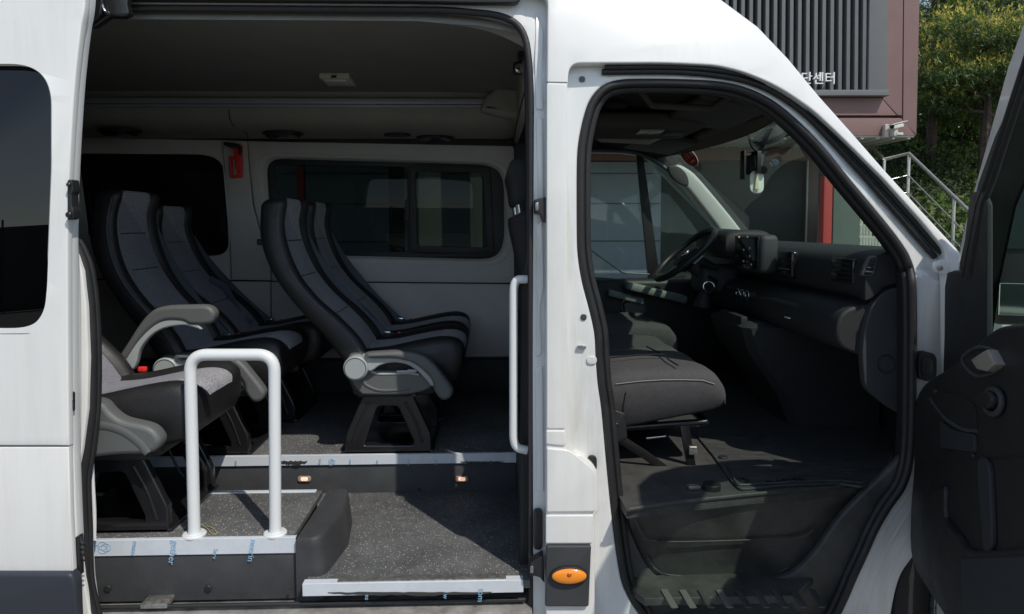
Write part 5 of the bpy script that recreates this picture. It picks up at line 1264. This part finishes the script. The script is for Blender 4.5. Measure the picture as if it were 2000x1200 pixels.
# security camera
c = P(1750, 248, Y2 - .2)
SCM = empty('security_camera', c, 'weathered white bullet camera under a hood at the corner of the brown building', 'camera')
CW = mat('camera_casing', (.55, .53, .48), .5, var=.25, vscale=12)
Mc = Matrix.Rotation(R(14), 4, 'Z') @ Matrix.Rotation(R(-14), 4, 'Y')
box('housing', (-.10, -.05, -.035), (.13, .05, .04), CW, SCM, .02, Mc, 4); box('sun_hood', (-.13, -.062, .042), (.22, .062, .056), CW, SCM, .012, Mc @ Matrix.Translation((0, 0, .005)), 3)
bm = bmesh.new(); disc(None, (0, 0, 0), .035, .03, (-1, -.4, -.3), None, add=bm, seg=20); bm.transform(Matrix.Translation((-.09, -.04, -.005))); bm_obj('lens', bm, GBL, SCM)
box('bracket', (-.04, -.02, -.16), (.03, .14, -.03), CW, SCM, .012); box('wall_plate', (-.13, .10, -.17), (-.06, .2, .06), CW, SCM, .012); box('cable_gland', (.0, -.03, -.15), (.12, .03, -.10), CW, SCM, .01)
# stairs with railing
STC = mat('stair_tread', (.42, .43, .38), .7, var=.15, vscale=8, bump=.4, bscale=60)
xl, xr2 = 5.88, 6.42
ST2 = empty('outdoor_stairs', (xl, 7.2, 0), 'pale ribbed outdoor stair climbing beside the green wall to a landing', 'staircase')
def sp(o): o.data.transform(Matrix.Translation(-ST2.location)); o.parent = ST2; return o
nst = 10
for k in range(nst):
    y = 7.3 + k * .28; z = .20 * (k + 1)
    o = sp(box('tread', (xl, y, 0), (xr2 - .05, y + .282, z), STC, None, .006))
    bm = bmesh.new()
    for i in range(int((xr2 - xl) / .05) - 1): add_box(bm, (xl + .03 + i * .05, y - .008, z - .17), (xl + .055 + i * .05, y + .002, z - .015), 0)
    o2 = bm_obj('ribs', bm, STC, None); o2.data.transform(Matrix.Translation(-ST2.location)); o2.parent = o
zl2 = .20 * nst
sp(box('landing', (xl + .34, 7.3 + nst * .28, 0), (xr2, 10.9, zl2), CONC, None, .01))
RAILS = mat('stainless', (.55, .54, .50), .32, metal=.85, var=.15, vscale=20)
RA = empty('stair_railing', (7.3, 8, 0), 'stainless steel handrail with thin bars descending from the landing beside the hillside', 'railing')
def rp(o): o.data.transform(Matrix.Translation(-RA.location)); o.parent = RA; return o
Xr = 7.33
tp0 = PX(1775, 300, Xr); tp1 = PX(1892, 412, Xr)
dirn = (tp1 - tp0).normalized(); tend = tp0 + dirn * 5.2
lz = P(1727, 312, tp0.y)
rp(tube('handrail', [P(1700, 284, tp0.y + 1.6), lz, tp0, tend], .030, RAILS))
bars = []
for dz in (.38, .68):
    rp(tube('infill_bar', [tp0 - Vector((0, 0, dz)), tend - Vector((0, 0, dz))], .012, RAILS)); rp(tube('infill_bar', [lz - Vector((0, 0, dz)), tp0 - Vector((0, 0, dz))], .012, RAILS))
rp(tube('post', [lz, lz - Vector((0, 0, 2.2))], .027, RAILS)); rp(tube('post', [tp0, tp0 - Vector((0, 0, 1.6))], .030, RAILS))
t_ = PX(1861, 390, Xr); s_ = (t_ - tp0).dot(dirn)
for q in (s_, s_ * 2, s_ * 3): pp = tp0 + dirn * q; rp(tube('post', [pp, pp - Vector((0, 0, min(1.3, pp.z)))], .027, RAILS))
# hillside -------------------------------------------------------
def hz(x, y):
    t = max(0, min(1, (y - 12.4) / 9.0)); s = t * t * (3 - 2 * t)
    if x > 6.42:
        q = max(0, min(1, (y - 6.6) / 5.0)) * min(1, (x - 6.42) / .3); s = max(s, .36 * q * (2 - q) * 1.0 if y < 15 else s)
    return 4.6 * s + .35 * noise.noise(Vector((x * .4, y * .4, 1))) * min(1, t * 4) - .02
HILL = mat('hill_soil', (.045, .055, .025), .95, bump=1, bscale=20, var=.5, vscale=3)
gridplane('hillside', 3.5, 46, 6.4, 70, lambda x, y: (hz(x, y) if (x > 6.42 or y > 12.4) else -.3) if y < 21.4 else hz(x, 21.4) + (y - 21.4) * .12, 110, HILL)
def leafmat(name, c, tr=.25):
    m = mat(name, c, .55, var=.35, vscale=1.2); b = m.node_tree.nodes['Principled BSDF']
    b.inputs['Subsurface Weight'].default_value = 0
    N = m.node_tree.nodes; L = m.node_tree.links
    ts = N.new('ShaderNodeBsdfTranslucent'); ts.inputs[0].default_value = (c[0] * 1.4, c[1] * 1.4, c[2], 1); mx = N.new('ShaderNodeMixShader'); mx.inputs[0].default_value = tr
    L.new(b.outputs[0], mx.inputs[1]); L.new(ts.outputs[0], mx.inputs[2]); L.new(mx.outputs[0], N['Material Output'].inputs[0])
    return m
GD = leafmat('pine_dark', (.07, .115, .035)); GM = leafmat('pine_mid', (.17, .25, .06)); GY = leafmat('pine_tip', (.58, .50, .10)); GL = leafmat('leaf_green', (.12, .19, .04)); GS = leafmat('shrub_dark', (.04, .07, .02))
BARK = mat('bark', (.07, .05, .04), .95, bump=1, bscale=40, var=.4, vscale=10)
rr = random.Random(21)
def tuft(bm, c, n, ln, mi, up=.4, wd=.14):
    for _ in range(n):
        d = Vector((rr.gauss(0, 1), rr.gauss(0, 1), rr.gauss(0, 1) + up)).normalized()
        s = d.cross(Vector((rr.gauss(0, 1), rr.gauss(0, 1), rr.gauss(0, 1)))).normalized() * ln * wd
        b = c + d * ln * .1
        f = bm.faces.new((bm.verts.new(b - s), bm.verts.new(b + s), bm.verts.new(c + d * ln * rr.uniform(.7, 1.1)))); f.material_index = mi
def limb(bm, a, b, r0, r1, wob=.15):
    pts = [a.lerp(b, t) + Vector((rr.uniform(-1, 1), rr.uniform(-1, 1), rr.uniform(-1, 1))) * wob * (0 if t in (0, 1) else 1) for t in (0, .25, .5, .75, 1)]
    tube(None, pts, [r0 + (r1 - r0) * t for t in (0, .25, .5, .75, 1)], None, seg=7, add=bm)
    return pts
def pine(base, height, clumps, tips, label, lean=(0, 0)):
    T = empty('pine_tree', base, label, 'tree', 'trees growing on the slope behind the stairs')
    bt_ = bmesh.new(); bc = bmesh.new()
    top = Vector((lean[0], lean[1], height * .9))
    pts = limb(bt_, Vector((0, 0, -.2)), top, .17, .06, .12)
    for (cx, cy, cz, rx, rz, n) in clumps:
        c = Vector((cx, cy, cz)) - Vector(base)
        st_ = Vector((lean[0], lean[1], 0)) * max(0, (c.z / height)) * .7 + Vector((0, 0, max(.3, c.z - rx * .7)))
        limb(bt_, st_, c, .06, .02, .1)
        sub = [c + Vector((rr.uniform(-1, 1) * rx, rr.uniform(-1, 1) * rx, rr.uniform(-.7, .8) * rz)) for _ in range(int(12 + n / 60))]
        for k in range(n):
            s0 = sub[k % len(sub)]; q = Vector((rr.gauss(0, 1), rr.gauss(0, 1), rr.gauss(0, .55))) * .30 * (rx ** .5)
            p = s0 + q; hi = (p.z - c.z) / rz
            tip = hi > .0 and rr.random() < tips * (.4 + hi)
            if tip:
                tuft(bc, p, 4, .10, 1, .5, .12); tuft(bc, p + Vector((0, 0, .05)), 3, .16, 2, 2.5, .10)
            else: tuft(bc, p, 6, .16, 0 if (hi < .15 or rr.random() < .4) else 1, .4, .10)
    bm_obj('trunk', bt_, BARK, T); bm_obj('crown', bc, [GD, GM, GY], T, None)
    return T
def W3(px, py, Y): v = P(px, py, Y); return (v.x, v.y, v.z)
# big pine with pale candles, mid right
Yt = 17.0
def cl(px, py, Y, rx, rz, n): x, y, z = W3(px, py, Y); return (x, y, z, rx, rz, n)
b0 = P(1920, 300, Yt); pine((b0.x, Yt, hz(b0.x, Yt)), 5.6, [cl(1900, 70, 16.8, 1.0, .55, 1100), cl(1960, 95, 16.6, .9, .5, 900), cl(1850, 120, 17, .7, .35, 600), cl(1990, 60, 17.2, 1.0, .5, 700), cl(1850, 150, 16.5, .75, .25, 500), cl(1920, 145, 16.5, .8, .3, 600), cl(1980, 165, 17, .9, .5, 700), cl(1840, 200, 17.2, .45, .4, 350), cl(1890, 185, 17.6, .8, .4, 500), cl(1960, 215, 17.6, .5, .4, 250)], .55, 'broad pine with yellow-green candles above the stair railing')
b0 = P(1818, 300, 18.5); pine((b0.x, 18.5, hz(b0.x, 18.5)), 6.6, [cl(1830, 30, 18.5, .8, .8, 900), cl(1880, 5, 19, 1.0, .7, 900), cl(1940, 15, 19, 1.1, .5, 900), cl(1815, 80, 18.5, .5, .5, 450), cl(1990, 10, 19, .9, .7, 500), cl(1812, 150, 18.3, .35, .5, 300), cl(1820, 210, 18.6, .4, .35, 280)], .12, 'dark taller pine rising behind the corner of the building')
# a second row far back and loose green young trees
def broad(base, r, n, label, m=GL, h=1.5):
    T = empty('young_tree', base, label, 'tree', 'trees growing on the slope behind the stairs')
    bt_ = bmesh.new(); bc = bmesh.new()
    limb(bt_, Vector((0, 0, -.2)), Vector((.1, 0, h)), .07, .03, .08)
    for k in range(7): limb(bt_, Vector((.05, 0, h * .5)), Vector((rr.uniform(-r, r), rr.uniform(-r, r), h + rr.uniform(-.2, .6))), .03, .01, .06)
    sub = [Vector((rr.uniform(-r, r), rr.uniform(-r, r), h + rr.uniform(-.6, .7))) for _ in range(26)]
    for k in range(n):
        p = sub[k % 26] + Vector((rr.gauss(0, 1), rr.gauss(0, 1), rr.gauss(0, .7))) * .24
        tuft(bc, p, 3, .09, 0 if rr.random() < .75 else 1, .2, .35)
    bm_obj('trunk', bt_, BARK, T); bm_obj('crown', bc, [m, GM], T, None)
for px, r, n, lb in ((1880, 1.0, 2600, 'light green young tree in the gap under the broad pine'), (1950, .9, 2000, 'light green bushy tree half hidden by the open front door'), (1820, .7, 1200, 'small leafy tree at the foot of the dark tall pine')):
    b0 = P(px, 250, 19.5); broad((b0.x, 19.5, hz(b0.x, 19.5) - .3), r, n, lb, h=1.4)
# far wood
bc = bmesh.new(); 
for k in range(15000):
    x = rr.uniform(11, 40); y = rr.uniform(26, 34); z = 5.2 + 5.5 * rr.random() ** 1.0 + noise.noise(Vector((x * .5, y * .3, 3))) * 1.6
    if noise.noise(Vector((x * .6, y * .2, z * .6))) > -.22: tuft(bc, Vector((x, y, z)), 4, .34, 0 if rr.random() < .6 else 1, .3, .28)
setp(bm_obj('far_wood', bc, [GD, GM], None, None), kind='stuff')
# undergrowth on the slope
bc = bmesh.new()
for k in range(34000):
    x = rr.uniform(6.6, 17); y = 7.5 + 13.5 * rr.random() ** .8; nn = noise.noise(Vector((x * .9, y * .9, 0)))
    z = hz(x, y) + rr.random() ** 2 * (.45 + .5 * nn)
    tuft(bc, Vector((x, y, max(z, .02))), 3, .085 + .04 * rr.random(), 0 if (nn < .05 or rr.random() < .35) else (1 if rr.random() < .72 else 2), .6, .32)
setp(bm_obj('undergrowth', bc, [GS, GL, GM], None, None), kind='stuff')

FE = empty('boundary_fence', (0, -13, 0), 'dark green panel fence across the yard, mirrored faintly in the sliding door glass', 'fence')
FGM = mat('fence_green', (.10, .12, .11), .6, var=.2)
for k in range(16):
    box('panel', (-20 + k * 2.5, -.03, .1), (-20 + k * 2.5 + 2.4, .03, 2.35), FGM, FE, .01); box('post', (-20.08 + k * 2.5, -.05, 0), (-20.0 + k * 2.5, .05, 2.5), FGM, FE, .01)
STR = mat('dry_straw', (.42, .34, .18), .8)
DS = setp(tube('dry_straw', [PZ(x, y, .6255) for x, y in cr([(392, 1025), (404, 1032), (415, 1043), (424, 1042), (416, 1032), (403, 1027)], 5)], .0014, STR, None, seg=5), 'thin curled straw lying on the speckled step floor beside the handrail foot', 'straw')
